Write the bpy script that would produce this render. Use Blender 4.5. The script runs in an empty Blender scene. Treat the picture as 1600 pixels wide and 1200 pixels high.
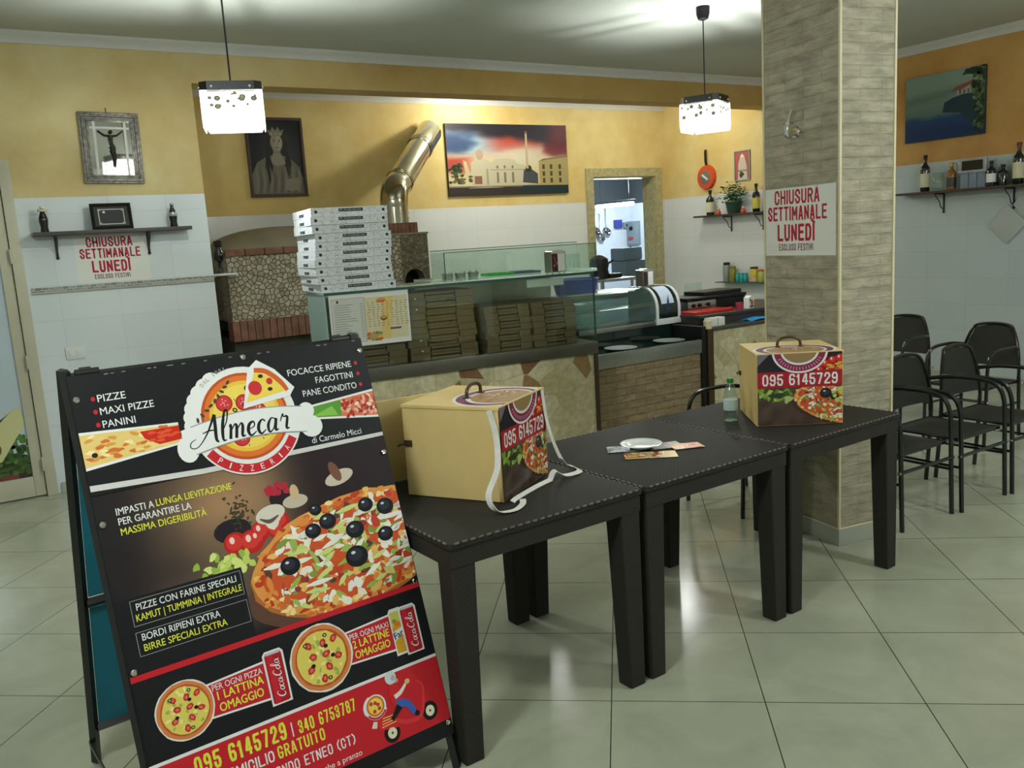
import bpy, bmesh, math, random
from mathutils import Matrix, Vector, noise as mnoise

sc = bpy.context.scene
COL = sc.collection
PI = math.pi

# ---------------------------------------------------------------- camera
YAW, PITCH, ROLL, FPX = -0.55785643, -0.16719518, -0.06138321, 1353.355
cam_d = bpy.data.cameras.new('camera')
cam_d.sensor_width = 36.0
cam_d.lens = 36.0 * FPX / 1600.0
cam_d.clip_start = 0.05
cam = bpy.data.objects.new('camera', cam_d)
COL.objects.link(cam)
_f = Vector((-math.sin(YAW) * math.cos(PITCH), math.cos(YAW) * math.cos(PITCH), math.sin(PITCH)))
_r = Vector((math.cos(YAW), math.sin(YAW), 0))
_u = _r.cross(_f)
_r2 = math.cos(ROLL) * _r + math.sin(ROLL) * _u
_u2 = -math.sin(ROLL) * _r + math.cos(ROLL) * _u
cam.matrix_world = Matrix(((_r2.x, _u2.x, -_f.x, 0), (_r2.y, _u2.y, -_f.y, 0), (_r2.z, _u2.z, -_f.z, 1.64), (0, 0, 0, 1)))
sc.camera = cam

# ---------------------------------------------------------------- world, exposure, room lights
w = bpy.data.worlds.new('world')
sc.world = w
w.use_nodes = True
w.node_tree.nodes['Background'].inputs[0].default_value = (0.75, 0.85, 0.8, 1)
w.node_tree.nodes['Background'].inputs[1].default_value = 0.03
sc.view_settings.view_transform = 'Standard'
sc.view_settings.look = 'None'
sc.view_settings.gamma = 1.0
sc.view_settings.use_curve_mapping = False
sc.view_settings.exposure = 0.88
sc.cycles.transparent_max_bounces = 40


def lamp(name, loc, watts, color=(1, 1, 1), radius=0.05):
    d = bpy.data.lights.new(name, 'POINT')
    d.energy = watts
    d.color = color
    d.shadow_soft_size = radius
    o = bpy.data.objects.new(name, d)
    COL.objects.link(o)
    o.location = loc
    return o


LAMP_COL = (0.94, 1.0, 0.99)
lamp('dining_room_lamp', (-0.2, 1.35, 2.65), 56, (0.92, 1.0, 1.0), 0.16)
lamp('dining_room_lamp', (3.9, 0.2, 2.7), 62, (0.92, 1.0, 1.0), 0.16)
lamp('dining_room_lamp', (6.6, 1.2, 2.7), 22, (0.92, 1.0, 1.0), 0.16)
lamp('kitchen_lamp', (4.95, 8.45, 3.06), 6, (1.0, 0.97, 0.88), 0.08)
lamp('kitchen_lamp', (5.3, 7.62, 3.06), 24, (0.98, 1.0, 0.97), 0.08)
lamp('kitchen_lamp', (7.2, 7.7, 3.06), 11, (0.98, 1.0, 0.97), 0.08)
lamp('back_room_lamp', (8.9, 10.4, 2.3), 52, (0.84, 0.94, 1.0), 0.12)
P_LEFT = (1.468, 5.18)
P_RIGHT = (4.875, 4.858)
PENDANT_W = (118, 80)


# ---------------------------------------------------------------- colour and materials
def lin(c):
    c = c / 255.0
    return c / 12.92 if c <= 0.04045 else ((c + 0.055) / 1.055) ** 2.4


def S(r, g, b):
    return (lin(r), lin(g), lin(b), 1.0)


def new_mat(name):
    m = bpy.data.materials.new(name)
    m.use_nodes = True
    nt = m.node_tree
    return m, nt, nt.nodes['Principled BSDF']


def node(nt, t, **kw):
    n = nt.nodes.new(t)
    for k, v in kw.items():
        if k.startswith('i_'):
            n.inputs[k[2:].replace('_', ' ')].default_value = v
        else:
            setattr(n, k, v)
    return n


def mat(name, col, rough=0.5, metal=0.0, vary=0.0, scale=8.0, bump=0.0, bscale=60.0, spec=0.5, detail=4.0):
    m, nt, b = new_mat(name)
    b.inputs['Roughness'].default_value = rough
    b.inputs['Metallic'].default_value = metal
    b.inputs['Specular IOR Level'].default_value = spec
    tc = node(nt, 'ShaderNodeTexCoord')
    n1 = node(nt, 'ShaderNodeTexNoise', i_Scale=scale, i_Detail=detail)
    nt.links.new(tc.outputs['Object'], n1.inputs['Vector'])
    ramp = node(nt, 'ShaderNodeValToRGB')
    v = vary if vary else 0.02
    ramp.color_ramp.elements[0].position = 0.3
    ramp.color_ramp.elements[1].position = 0.7
    ramp.color_ramp.elements[0].color = tuple(max(0, c * (1 - v)) for c in col[:3]) + (1,)
    ramp.color_ramp.elements[1].color = tuple(min(1, c * (1 + v)) for c in col[:3]) + (1,)
    nt.links.new(n1.outputs['Fac'], ramp.inputs['Fac'])
    nt.links.new(ramp.outputs['Color'], b.inputs['Base Color'])
    if bump:
        n2 = node(nt, 'ShaderNodeTexNoise', i_Scale=bscale, i_Detail=3.0)
        nt.links.new(tc.outputs['Object'], n2.inputs['Vector'])
        bp = node(nt, 'ShaderNodeBump', i_Strength=bump, i_Distance=0.01)
        nt.links.new(n2.outputs['Fac'], bp.inputs['Height'])
        nt.links.new(bp.outputs['Normal'], b.inputs['Normal'])
    return m


def glass_mat(name, tint=(0.86, 0.95, 0.91), gloss=1.0, rough=0.01):
    m, nt, b = new_mat(name)
    nt.nodes.remove(b)
    out = nt.nodes['Material Output']
    tr = node(nt, 'ShaderNodeBsdfTransparent')
    tr.inputs['Color'].default_value = (*tint, 1)
    gl = node(nt, 'ShaderNodeBsdfGlossy')
    gl.inputs['Roughness'].default_value = rough
    gl.inputs['Color'].default_value = (0.9, 1.0, 0.95, 1)
    fr = node(nt, 'ShaderNodeLayerWeight', i_Blend=0.5)
    pw = node(nt, 'ShaderNodeMath', operation='POWER')
    pw.inputs[1].default_value = 5.0
    nt.links.new(fr.outputs['Facing'], pw.inputs[0])
    mu = node(nt, 'ShaderNodeMath', operation='MULTIPLY_ADD')
    mu.inputs[1].default_value = 0.7 * gloss
    mu.inputs[2].default_value = 0.045 * gloss
    mx = node(nt, 'ShaderNodeMixShader')
    nt.links.new(pw.outputs[0], mu.inputs[0])
    nt.links.new(mu.outputs[0], mx.inputs[0])
    nt.links.new(tr.outputs[0], mx.inputs[1])
    nt.links.new(gl.outputs[0], mx.inputs[2])
    nt.links.new(mx.outputs[0], out.inputs['Surface'])
    return m


def emit_mat(name, col, strength):
    m, nt, b = new_mat(name)
    b.inputs['Base Color'].default_value = (0.8, 0.8, 0.8, 1)
    b.inputs['Emission Color'].default_value = col
    b.inputs['Emission Strength'].default_value = strength
    return m


def ink_mat(name, rough=0.35, veins=False, spec=0.5):
    """Printed surface: the print's own colours are stored on the mesh."""
    m, nt, b = new_mat(name)
    b.inputs['Roughness'].default_value = rough
    b.inputs['Specular IOR Level'].default_value = spec
    at = node(nt, 'ShaderNodeVertexColor', layer_name='ink')
    if not veins:
        nt.links.new(at.outputs['Color'], b.inputs['Base Color'])
        return m
    tc = node(nt, 'ShaderNodeTexCoord')
    ns = node(nt, 'ShaderNodeTexNoise', i_Scale=9.0, i_Detail=3.0)
    nt.links.new(tc.outputs['Object'], ns.inputs['Vector'])
    ad = node(nt, 'ShaderNodeMixRGB', blend_type='ADD')
    ad.inputs[0].default_value = 0.12
    nt.links.new(tc.outputs['Object'], ad.inputs[1])
    nt.links.new(ns.outputs['Color'], ad.inputs[2])
    vo = node(nt, 'ShaderNodeTexVoronoi', feature='DISTANCE_TO_EDGE', i_Scale=17.0)
    nt.links.new(ad.outputs[0], vo.inputs['Vector'])
    rp = node(nt, 'ShaderNodeValToRGB')
    rp.color_ramp.elements[0].color = (0.32, 0.33, 0.34, 1)
    rp.color_ramp.elements[1].color = (1, 1, 1, 1)
    rp.color_ramp.elements[1].position = 0.035
    nt.links.new(vo.outputs['Distance'], rp.inputs['Fac'])
    mu = node(nt, 'ShaderNodeMixRGB', blend_type='MULTIPLY')
    mu.inputs[0].default_value = 0.7
    nt.links.new(at.outputs['Color'], mu.inputs[1])
    nt.links.new(rp.outputs['Color'], mu.inputs[2])
    nt.links.new(mu.outputs[0], b.inputs['Base Color'])
    return m


def wall_vec(nt):
    """(x + y, z, 0) in the object's own frame: a 2D pattern that wraps round upright faces."""
    tc = node(nt, 'ShaderNodeTexCoord')
    sp = node(nt, 'ShaderNodeSeparateXYZ')
    nt.links.new(tc.outputs['Object'], sp.inputs[0])
    ad = node(nt, 'ShaderNodeMath', operation='ADD')
    nt.links.new(sp.outputs['X'], ad.inputs[0])
    nt.links.new(sp.outputs['Y'], ad.inputs[1])
    cb = node(nt, 'ShaderNodeCombineXYZ')
    nt.links.new(ad.outputs[0], cb.inputs['X'])
    nt.links.new(sp.outputs['Z'], cb.inputs['Y'])
    return cb, sp, tc


def paint_wall_mat(name, split, pale, deep, tile=(178, 184, 182), plain=False, warm=None):
    """Sponged ochre paint above, glazed white wall tiles below the height `split`."""
    m, nt, b = new_mat(name)
    cb, sp, tc = wall_vec(nt)
    n1 = node(nt, 'ShaderNodeTexNoise', i_Scale=2.2, i_Detail=5.0, i_Roughness=0.62)
    nt.links.new(tc.outputs['Object'], n1.inputs['Vector'])
    rp = node(nt, 'ShaderNodeValToRGB')
    rp.color_ramp.elements[0].position = 0.32
    rp.color_ramp.elements[1].position = 0.68
    rp.color_ramp.elements[0].color = S(*deep)
    rp.color_ramp.elements[1].color = S(*pale)
    nt.links.new(n1.outputs['Fac'], rp.inputs['Fac'])
    paint = rp.outputs['Color']
    if warm:                                             # paint colour turns warmer and darker towards the right of the room
        wr = node(nt, 'ShaderNodeMapRange', interpolation_type='SMOOTHSTEP')
        wr.inputs['From Min'].default_value = warm[0]
        wr.inputs['From Max'].default_value = warm[1]
        nt.links.new(sp.outputs['X'], wr.inputs['Value'])
        wm = node(nt, 'ShaderNodeMixRGB', blend_type='MULTIPLY')
        wm.inputs[2].default_value = (0.80, 0.66, 0.46, 1)
        nt.links.new(wr.outputs[0], wm.inputs[0])
        nt.links.new(paint, wm.inputs[1])
        paint = wm.outputs[0]
    if plain:
        nt.links.new(paint, b.inputs['Base Color'])
        b.inputs['Roughness'].default_value = 0.75
        b.inputs['Specular IOR Level'].default_value = 0.25
        return m
    bk = node(nt, 'ShaderNodeTexBrick', i_Scale=1.0, i_Mortar_Size=0.0016)
    bk.offset = 0.0
    bk.inputs['Brick Width'].default_value = 0.40
    bk.inputs['Row Height'].default_value = 0.25
    bk.inputs['Color1'].default_value = S(*tile)
    bk.inputs['Color2'].default_value = S(*[min(255, t + 4) for t in tile])
    bk.inputs['Mortar'].default_value = S(*[t - 14 for t in tile])
    nt.links.new(cb.outputs[0], bk.inputs['Vector'])
    gt = node(nt, 'ShaderNodeMath', operation='GREATER_THAN')
    gt.inputs[1].default_value = split
    nt.links.new(sp.outputs['Z'], gt.inputs[0])
    mx = node(nt, 'ShaderNodeMixRGB')
    nt.links.new(gt.outputs[0], mx.inputs[0])
    nt.links.new(bk.outputs['Color'], mx.inputs[1])
    nt.links.new(paint, mx.inputs[2])
    nt.links.new(mx.outputs[0], b.inputs['Base Color'])
    mr = node(nt, 'ShaderNodeMapRange')
    mr.inputs['To Min'].default_value = 0.16
    mr.inputs['To Max'].default_value = 0.75
    nt.links.new(gt.outputs[0], mr.inputs['Value'])
    nt.links.new(mr.outputs[0], b.inputs['Roughness'])
    nb = node(nt, 'ShaderNodeTexNoise', i_Scale=5.0, i_Detail=1.0)
    nt.links.new(tc.outputs['Object'], nb.inputs['Vector'])
    bp = node(nt, 'ShaderNodeBump', i_Strength=0.12, i_Distance=0.01)
    nt.links.new(nb.outputs['Fac'], bp.inputs['Height'])
    nt.links.new(bp.outputs['Normal'], b.inputs['Normal'])
    b.inputs['Specular IOR Level'].default_value = 0.4
    return m


def floor_mat():
    m, nt, b = new_mat('polished_floor_tiles')
    tc = node(nt, 'ShaderNodeTexCoord')
    ang = math.radians(-39.556)
    ox, oy = 1.0637694 * 1.64, 1.3781219 * 1.64
    mp = node(nt, 'ShaderNodeMapping')
    mp.inputs['Rotation'].default_value = (0, 0, -ang)
    c, s = math.cos(-ang), math.sin(-ang)
    mp.inputs['Location'].default_value = (-(c * ox - s * oy), -(s * ox + c * oy), 0)
    nt.links.new(tc.outputs['Object'], mp.inputs['Vector'])
    bk = node(nt, 'ShaderNodeTexBrick', i_Scale=1.0, i_Mortar_Size=0.0021, i_Mortar_Smooth=0.1, i_Bias=0.0)
    bk.offset = 0.0
    bk.inputs['Brick Width'].default_value = 0.3232316 * 1.64
    bk.inputs['Row Height'].default_value = 0.3232316 * 1.64
    bk.inputs['Color1'].default_value = (1, 1, 1, 1)
    bk.inputs['Color2'].default_value = (0.93, 0.93, 0.92, 1)
    bk.inputs['Mortar'].default_value = (0.11, 0.11, 0.10, 1)
    nt.links.new(mp.outputs[0], bk.inputs['Vector'])
    n1 = node(nt, 'ShaderNodeTexNoise', i_Scale=2.6, i_Detail=6.0, i_Roughness=0.6, i_Distortion=0.8)
    nt.links.new(tc.outputs['Object'], n1.inputs['Vector'])
    rp = node(nt, 'ShaderNodeValToRGB')
    rp.color_ramp.elements[0].position = 0.3
    rp.color_ramp.elements[1].position = 0.7
    rp.color_ramp.elements[0].color = S(158, 160, 140)
    rp.color_ramp.elements[1].color = S(176, 178, 156)
    nt.links.new(n1.outputs['Fac'], rp.inputs['Fac'])
    mu = node(nt, 'ShaderNodeMixRGB', blend_type='MULTIPLY')
    mu.inputs[0].default_value = 1.0
    nt.links.new(rp.outputs['Color'], mu.inputs[1])
    nt.links.new(bk.outputs['Color'], mu.inputs[2])
    nt.links.new(mu.outputs[0], b.inputs['Base Color'])
    b.inputs['Roughness'].default_value = 0.17
    b.inputs['Specular IOR Level'].default_value = 0.45
    return m


def brick_mat(name, bw, rh, c1, c2, mortar, msize=0.006, nscale=7.0, dark=0.5, bump=0.5, offset=0.5):
    m, nt, b = new_mat(name)
    cb, sp, tc = wall_vec(nt)
    n1 = node(nt, 'ShaderNodeTexNoise', i_Scale=nscale, i_Detail=6.0, i_Roughness=0.65)
    mp = node(nt, 'ShaderNodeMapping')
    mp.inputs['Scale'].default_value = (1, 3.2, 1)
    nt.links.new(cb.outputs[0], mp.inputs['Vector'])
    nt.links.new(mp.outputs[0], n1.inputs['Vector'])
    wb = node(nt, 'ShaderNodeMixRGB', blend_type='ADD')
    wb.inputs[0].default_value = 0.018
    nt.links.new(cb.outputs[0], wb.inputs[1])
    nt.links.new(n1.outputs['Color'], wb.inputs[2])
    bk = node(nt, 'ShaderNodeTexBrick', i_Scale=1.0, i_Mortar_Size=msize, i_Mortar_Smooth=0.4)
    bk.offset = offset
    bk.inputs['Brick Width'].default_value = bw
    bk.inputs['Row Height'].default_value = rh
    bk.inputs['Color1'].default_value = S(*c1)
    bk.inputs['Color2'].default_value = S(*c2)
    bk.inputs['Mortar'].default_value = S(*mortar)
    nt.links.new(wb.outputs[0], bk.inputs['Vector'])
    rp = node(nt, 'ShaderNodeValToRGB')
    rp.color_ramp.elements[0].position = 0.32
    rp.color_ramp.elements[1].position = 0.66
    rp.color_ramp.elements[0].color = (dark, dark, dark * 0.96, 1)
    rp.color_ramp.elements[1].color = (1, 1, 1, 1)
    nt.links.new(n1.outputs['Fac'], rp.inputs['Fac'])
    mu = node(nt, 'ShaderNodeMixRGB', blend_type='MULTIPLY')
    mu.inputs[0].default_value = 1.0
    nt.links.new(bk.outputs['Color'], mu.inputs[1])
    nt.links.new(rp.outputs['Color'], mu.inputs[2])
    nt.links.new(mu.outputs[0], b.inputs['Base Color'])
    b.inputs['Roughness'].default_value = 0.7
    b.inputs['Specular IOR Level'].default_value = 0.3
    sb = node(nt, 'ShaderNodeMath', operation='SUBTRACT')
    nt.links.new(n1.outputs['Fac'], sb.inputs[0])
    nt.links.new(bk.outputs['Fac'], sb.inputs[1])
    bp = node(nt, 'ShaderNodeBump', i_Strength=bump, i_Distance=0.02)
    nt.links.new(sb.outputs[0], bp.inputs['Height'])
    nt.links.new(bp.outputs['Normal'], b.inputs['Normal'])
    return m


def flag_mat(name, scale, stops, mortar, mw=0.03, rnd=0.9, bump=0.6):
    """Irregular flagstones: random flat colour per stone, mortar in the joints."""
    m, nt, b = new_mat(name)
    cb, sp, tc = wall_vec(nt)
    v1 = node(nt, 'ShaderNodeTexVoronoi', i_Scale=scale, i_Randomness=rnd)
    v2 = node(nt, 'ShaderNodeTexVoronoi', feature='DISTANCE_TO_EDGE', i_Scale=scale, i_Randomness=rnd)
    for v in (v1, v2):
        v.voronoi_dimensions = '2D'
        nt.links.new(cb.outputs[0], v.inputs['Vector'])
    sx = node(nt, 'ShaderNodeSeparateXYZ')
    nt.links.new(v1.outputs['Color'], sx.inputs[0])
    rp = node(nt, 'ShaderNodeValToRGB')
    rp.color_ramp.interpolation = 'CONSTANT'
    while len(rp.color_ramp.elements) < len(stops):
        rp.color_ramp.elements.new(0.5)
    for e, (p, c) in zip(rp.color_ramp.elements, stops):
        e.position = p
        e.color = S(*c)
    nt.links.new(sx.outputs['X'], rp.inputs['Fac'])
    n1 = node(nt, 'ShaderNodeTexNoise', i_Scale=22.0, i_Detail=5.0)
    nt.links.new(cb.outputs[0], n1.inputs['Vector'])
    mr = node(nt, 'ShaderNodeMapRange')
    mr.inputs['From Min'].default_value = 0.3
    mr.inputs['From Max'].default_value = 0.7
    mr.inputs['To Min'].default_value = 0.72
    mr.inputs['To Max'].default_value = 1.05
    nt.links.new(n1.outputs['Fac'], mr.inputs['Value'])
    hs = node(nt, 'ShaderNodeMixRGB', blend_type='MULTIPLY')
    hs.inputs[0].default_value = 1.0
    nt.links.new(rp.outputs['Color'], hs.inputs[1])
    nt.links.new(mr.outputs[0], hs.inputs[2])
    lt = node(nt, 'ShaderNodeMath', operation='LESS_THAN')
    lt.inputs[1].default_value = mw
    nt.links.new(v2.outputs['Distance'], lt.inputs[0])
    mx = node(nt, 'ShaderNodeMixRGB')
    nt.links.new(lt.outputs[0], mx.inputs[0])
    nt.links.new(hs.outputs[0], mx.inputs[1])
    mx.inputs[2].default_value = S(*mortar)
    nt.links.new(mx.outputs[0], b.inputs['Base Color'])
    b.inputs['Roughness'].default_value = 0.6
    b.inputs['Specular IOR Level'].default_value = 0.3
    mn = node(nt, 'ShaderNodeMath', operation='MINIMUM')
    mn.inputs[1].default_value = mw * 2.2
    nt.links.new(v2.outputs['Distance'], mn.inputs[0])
    bp = node(nt, 'ShaderNodeBump', i_Strength=bump, i_Distance=0.1)
    nt.links.new(mn.outputs[0], bp.inputs['Height'])
    nt.links.new(bp.outputs['Normal'], b.inputs['Normal'])
    return m


def weave_mat(name, col, scale=90.0, rough=0.45, bump=0.5, spec=0.4):
    """Moulded rattan weave: two crossed wave patterns in the relief."""
    m, nt, b = new_mat(name)
    tc = node(nt, 'ShaderNodeTexCoord')
    ck = node(nt, 'ShaderNodeTexChecker', i_Scale=scale)
    nt.links.new(tc.outputs['Object'], ck.inputs['Vector'])
    ck.inputs['Color1'].default_value = tuple(c * 0.9 for c in col[:3]) + (1,)
    ck.inputs['Color2'].default_value = tuple(c * 1.07 for c in col[:3]) + (1,)
    nt.links.new(ck.outputs['Color'], b.inputs['Base Color'])
    b.inputs['Roughness'].default_value = rough
    b.inputs['Specular IOR Level'].default_value = spec
    bp = node(nt, 'ShaderNodeBump', i_Strength=bump, i_Distance=0.004)
    nt.links.new(ck.outputs['Fac'], bp.inputs['Height'])
    nt.links.new(bp.outputs['Normal'], b.inputs['Normal'])
    return m


M = {}
M['floor'] = floor_mat()
M['ceiling'] = mat('matt_ceiling_paint', S(196, 198, 188), 0.9, vary=0.03, scale=1.5, spec=0.1)
M['cornice'] = mat('white_cornice_plaster', S(202, 202, 194), 0.8, vary=0.02)
M['wall_main'] = paint_wall_mat('ochre_and_tile_wall', 2.115, (212, 196, 146), (198, 174, 116), tile=(210, 217, 220), warm=(1.0, 4.0))
M['wall_beam'] = paint_wall_mat('ochre_beam_paint', 0, (204, 180, 124), (190, 160, 102), plain=True)
M['wall_kit'] = paint_wall_mat('ochre_and_tile_kitchen', 2.015, (220, 200, 138), (206, 176, 104), tile=(214, 216, 212))
M['wall_right'] = paint_wall_mat('orange_and_tile_wall', 2.11, (202, 160, 94), (184, 136, 72), tile=(182, 192, 190))
M['wall_plain'] = paint_wall_mat('plain_wall_paint', 0, (206, 206, 200), (196, 196, 190), plain=True)
M['backroom'] = mat('pale_blue_tiles', S(206, 216, 226), 0.35, vary=0.03)
M['backceil'] = mat('dark_grey_ceiling', S(60, 68, 72), 0.8, vary=0.05)
M['mosaic'] = brick_mat('mosaic_strip', 0.045, 0.02, (176, 176, 170), (132, 132, 126), (196, 198, 194), 0.003, 14, 0.7, 0.2)
M['pillar'] = brick_mat('ledger_stone', 0.26, 0.052, (178, 170, 146), (190, 182, 158), (188, 180, 156), 0.003, 6.0, 0.55, 0.8)
M['cream_trim'] = mat('cream_corner_trim', S(214, 204, 168), 0.5, vary=0.05)
M['skirt'] = mat('grey_skirting_tile', S(168, 170, 156), 0.25, vary=0.06, scale=5)
M['flag'] = flag_mat('cream_flagstones', 7.0, [(0.0, (206, 196, 158)), (0.35, (220, 210, 172)), (0.66, (156, 128, 84)), (0.76, (196, 184, 142)), (0.92, (136, 98, 68))], (192, 180, 144), 0.018)
M['ovenstone'] = flag_mat('oven_rubble_stone', 24.0, [(0.0, (168, 158, 132)), (0.3, (184, 174, 148)), (0.6, (158, 148, 124)), (0.85, (190, 180, 156))], (70, 62, 50), 0.04, 0.9, 0.9)
M['pebble'] = flag_mat('fine_pebble_render', 46.0, [(0.0, (128, 120, 96)), (0.4, (150, 142, 114)), (0.75, (110, 104, 84))], (84, 80, 64), 0.05, 1.0, 0.7)
M['thinbrick'] = brick_mat('beige_split_stone', 0.19, 0.055, (150, 130, 98), (168, 148, 114), (134, 116, 88), 0.004, 10, 0.6, 0.5)
M['redbrick'] = mat('red_brick', S(124, 86, 68), 0.85, vary=0.28, scale=14, bump=0.4)
M['plaster'] = mat('grey_oven_plaster', S(136, 128, 104), 0.9, vary=0.12, scale=5, bump=0.3)
M['black'] = mat('black_plastic', S(17, 18, 19), 0.45, vary=0.1, spec=0.35)
M['flatblack'] = mat('flat_black', S(10, 10, 9), 0.95)
M['black_metal'] = mat('black_painted_steel', S(26, 27, 26), 0.32, vary=0.1, spec=0.6)
M['tube'] = mat('dark_chair_tube', S(22, 25, 23), 0.22, vary=0.1, spec=0.7)
M['rattan'] = weave_mat('brown_black_rattan', S(50, 48, 43), 110.0, 0.68, 0.35, 0.16)
M['edging'] = mat('woven_edge_with_glint', S(92, 88, 78), 0.3, vary=0.2, scale=60, spec=0.6)  # lighter than the rattan: specular dashes of the rim put into the colour
M['chairweave'] = weave_mat('dark_woven_seat', S(42, 42, 37), 130.0, 0.6, 0.5)
M['steel'] = mat('brushed_steel', S(176, 176, 168), 0.28, 1.0, vary=0.05, scale=30)
M['flue'] = mat('shiny_flue_steel', S(186, 182, 160), 0.16, 1.0, vary=0.08, scale=7)
M['chrome'] = mat('chrome', S(214, 214, 210), 0.08, 1.0)
M['railgrey'] = mat('grey_steel_rail', S(120, 118, 108), 0.3, 0.85, vary=0.06)
M['glass'] = glass_mat('green_tinted_glass', (0.90, 0.955, 0.93))
M['glass_clear'] = glass_mat('clear_glass', (0.95, 0.98, 0.96))
M['glass_slab'] = mat('frosted_glass_slab', S(186, 206, 196), 0.12, vary=0.04, spec=0.6)
M['glass_side'] = mat('frosted_green_glass', S(146, 172, 162), 0.2, vary=0.03)
M['glassedge'] = mat('dark_green_glass_edge', S(46, 84, 74), 0.2)
M['darkglass'] = mat('dark_green_glass', S(20, 34, 30), 0.06, vary=0.05, spec=0.7)
M['wood_box'] = mat('pale_plywood', S(224, 194, 128), 0.6, vary=0.06, scale=6)
M['darkwood'] = mat('dark_stained_wood', S(58, 50, 46), 0.45, vary=0.15, scale=10)
M['mdf'] = mat('dark_brown_shelf', S(64, 46, 34), 0.5, vary=0.12)
M['kraft'] = mat('kraft_cardboard', S(128, 104, 74), 0.85, vary=0.08, scale=12)
M['kraft_dark'] = mat('cardboard_slot', S(34, 28, 20), 0.9)
M['white'] = mat('white_plastic', S(214, 216, 214), 0.35, vary=0.02)
M['paper'] = mat('white_paper', S(226, 226, 220), 0.7, vary=0.02)
M['porcelain'] = mat('white_porcelain', S(218, 222, 220), 0.12, vary=0.02)
M['cream'] = mat('cream_door_paint', S(188, 184, 160), 0.45, vary=0.04)
M['doorpane'] = mat('pale_blue_window_film', S(190, 204, 212), 0.12, vary=0.03, scale=2)
M['marble'] = mat('ochre_marble_frame', S(170, 162, 118), 0.35, vary=0.22, scale=24, detail=8)
M['ink'] = ink_mat('printed_ink', 0.45, spec=0.25)
M['ink_gloss'] = ink_mat('printed_gloss_ink', 0.22)
M['ink_box'] = ink_mat('veined_box_print', 0.6, True)
M['teal'] = mat('teal_blue_board', S(36, 128, 150), 0.5, vary=0.08)
M['red'] = mat('red_enamel', S(188, 40, 34), 0.3, vary=0.05)
M['orange_red'] = mat('orange_red_enamel', S(206, 74, 36), 0.3, vary=0.05)
M['blue'] = mat('blue_plastic', S(44, 62, 150), 0.4, vary=0.05)
M['navy'] = mat('navy_plastic', S(48, 62, 110), 0.4, vary=0.05)
M['green'] = mat('bright_green_plastic', S(30, 178, 60), 0.4, vary=0.05)
M['bluecloth'] = mat('blue_cloth', S(38, 128, 190), 0.9, vary=0.12, scale=20)
M['capgreen'] = mat('green_bottle_cap', S(20, 128, 48), 0.35)
M['pet'] = glass_mat('clear_pet_plastic', (0.84, 0.92, 0.92), 2.2, 0.10)
M['winebottle'] = mat('dark_wine_glass', S(22, 24, 16), 0.08, vary=0.2, spec=0.7)
M['cola'] = mat('dark_cola_glass', S(24, 14, 12), 0.08, spec=0.7)
M['olive'] = mat('olive_oil', S(132, 128, 44), 0.15)
M['yellowjar'] = mat('yellow_jar', S(204, 180, 58), 0.3)
M['greyjar'] = mat('grey_salt_jar', S(136, 146, 132), 0.25)
M['tealjar'] = mat('teal_jar', S(48, 160, 156), 0.3)
M['label'] = mat('cream_bottle_label', S(206, 200, 168), 0.7, vary=0.08)
M['amber'] = mat('amber_liquor', S(140, 96, 44), 0.12)
M['gold'] = mat('gold_foil', S(176, 140, 60), 0.3, 0.7)
M['leaf'] = mat('dark_green_leaf', S(52, 92, 44), 0.5, vary=0.35, scale=30)
M['pot'] = mat('dark_green_pot', S(28, 62, 48), 0.4)
M['greymach'] = mat('grey_plastic_housing', S(122, 138, 146), 0.5, vary=0.05)
M['silverframe'] = mat('silver_plastic', S(160, 166, 170), 0.3, 0.4)
M['strap'] = mat('white_webbing_strap', S(220, 216, 208), 0.8, vary=0.06, scale=40)
M['brass'] = mat('dark_bronze', S(88, 70, 46), 0.4, 0.6, vary=0.1)
M['silverleaf'] = mat('antique_silver_frame', S(104, 100, 92), 0.4, 0.4, vary=0.6, scale=40, detail=8)
M['mirror'] = mat('mirror_plate', S(228, 228, 222), 0.03, 1.0)
M['bronze'] = mat('dark_bronze_figure', S(48, 44, 38), 0.4, 0.5, vary=0.2)
M['tubelight'] = emit_mat('fluorescent_tube', (0.88, 0.95, 1.0, 1), 40.0)


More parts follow.
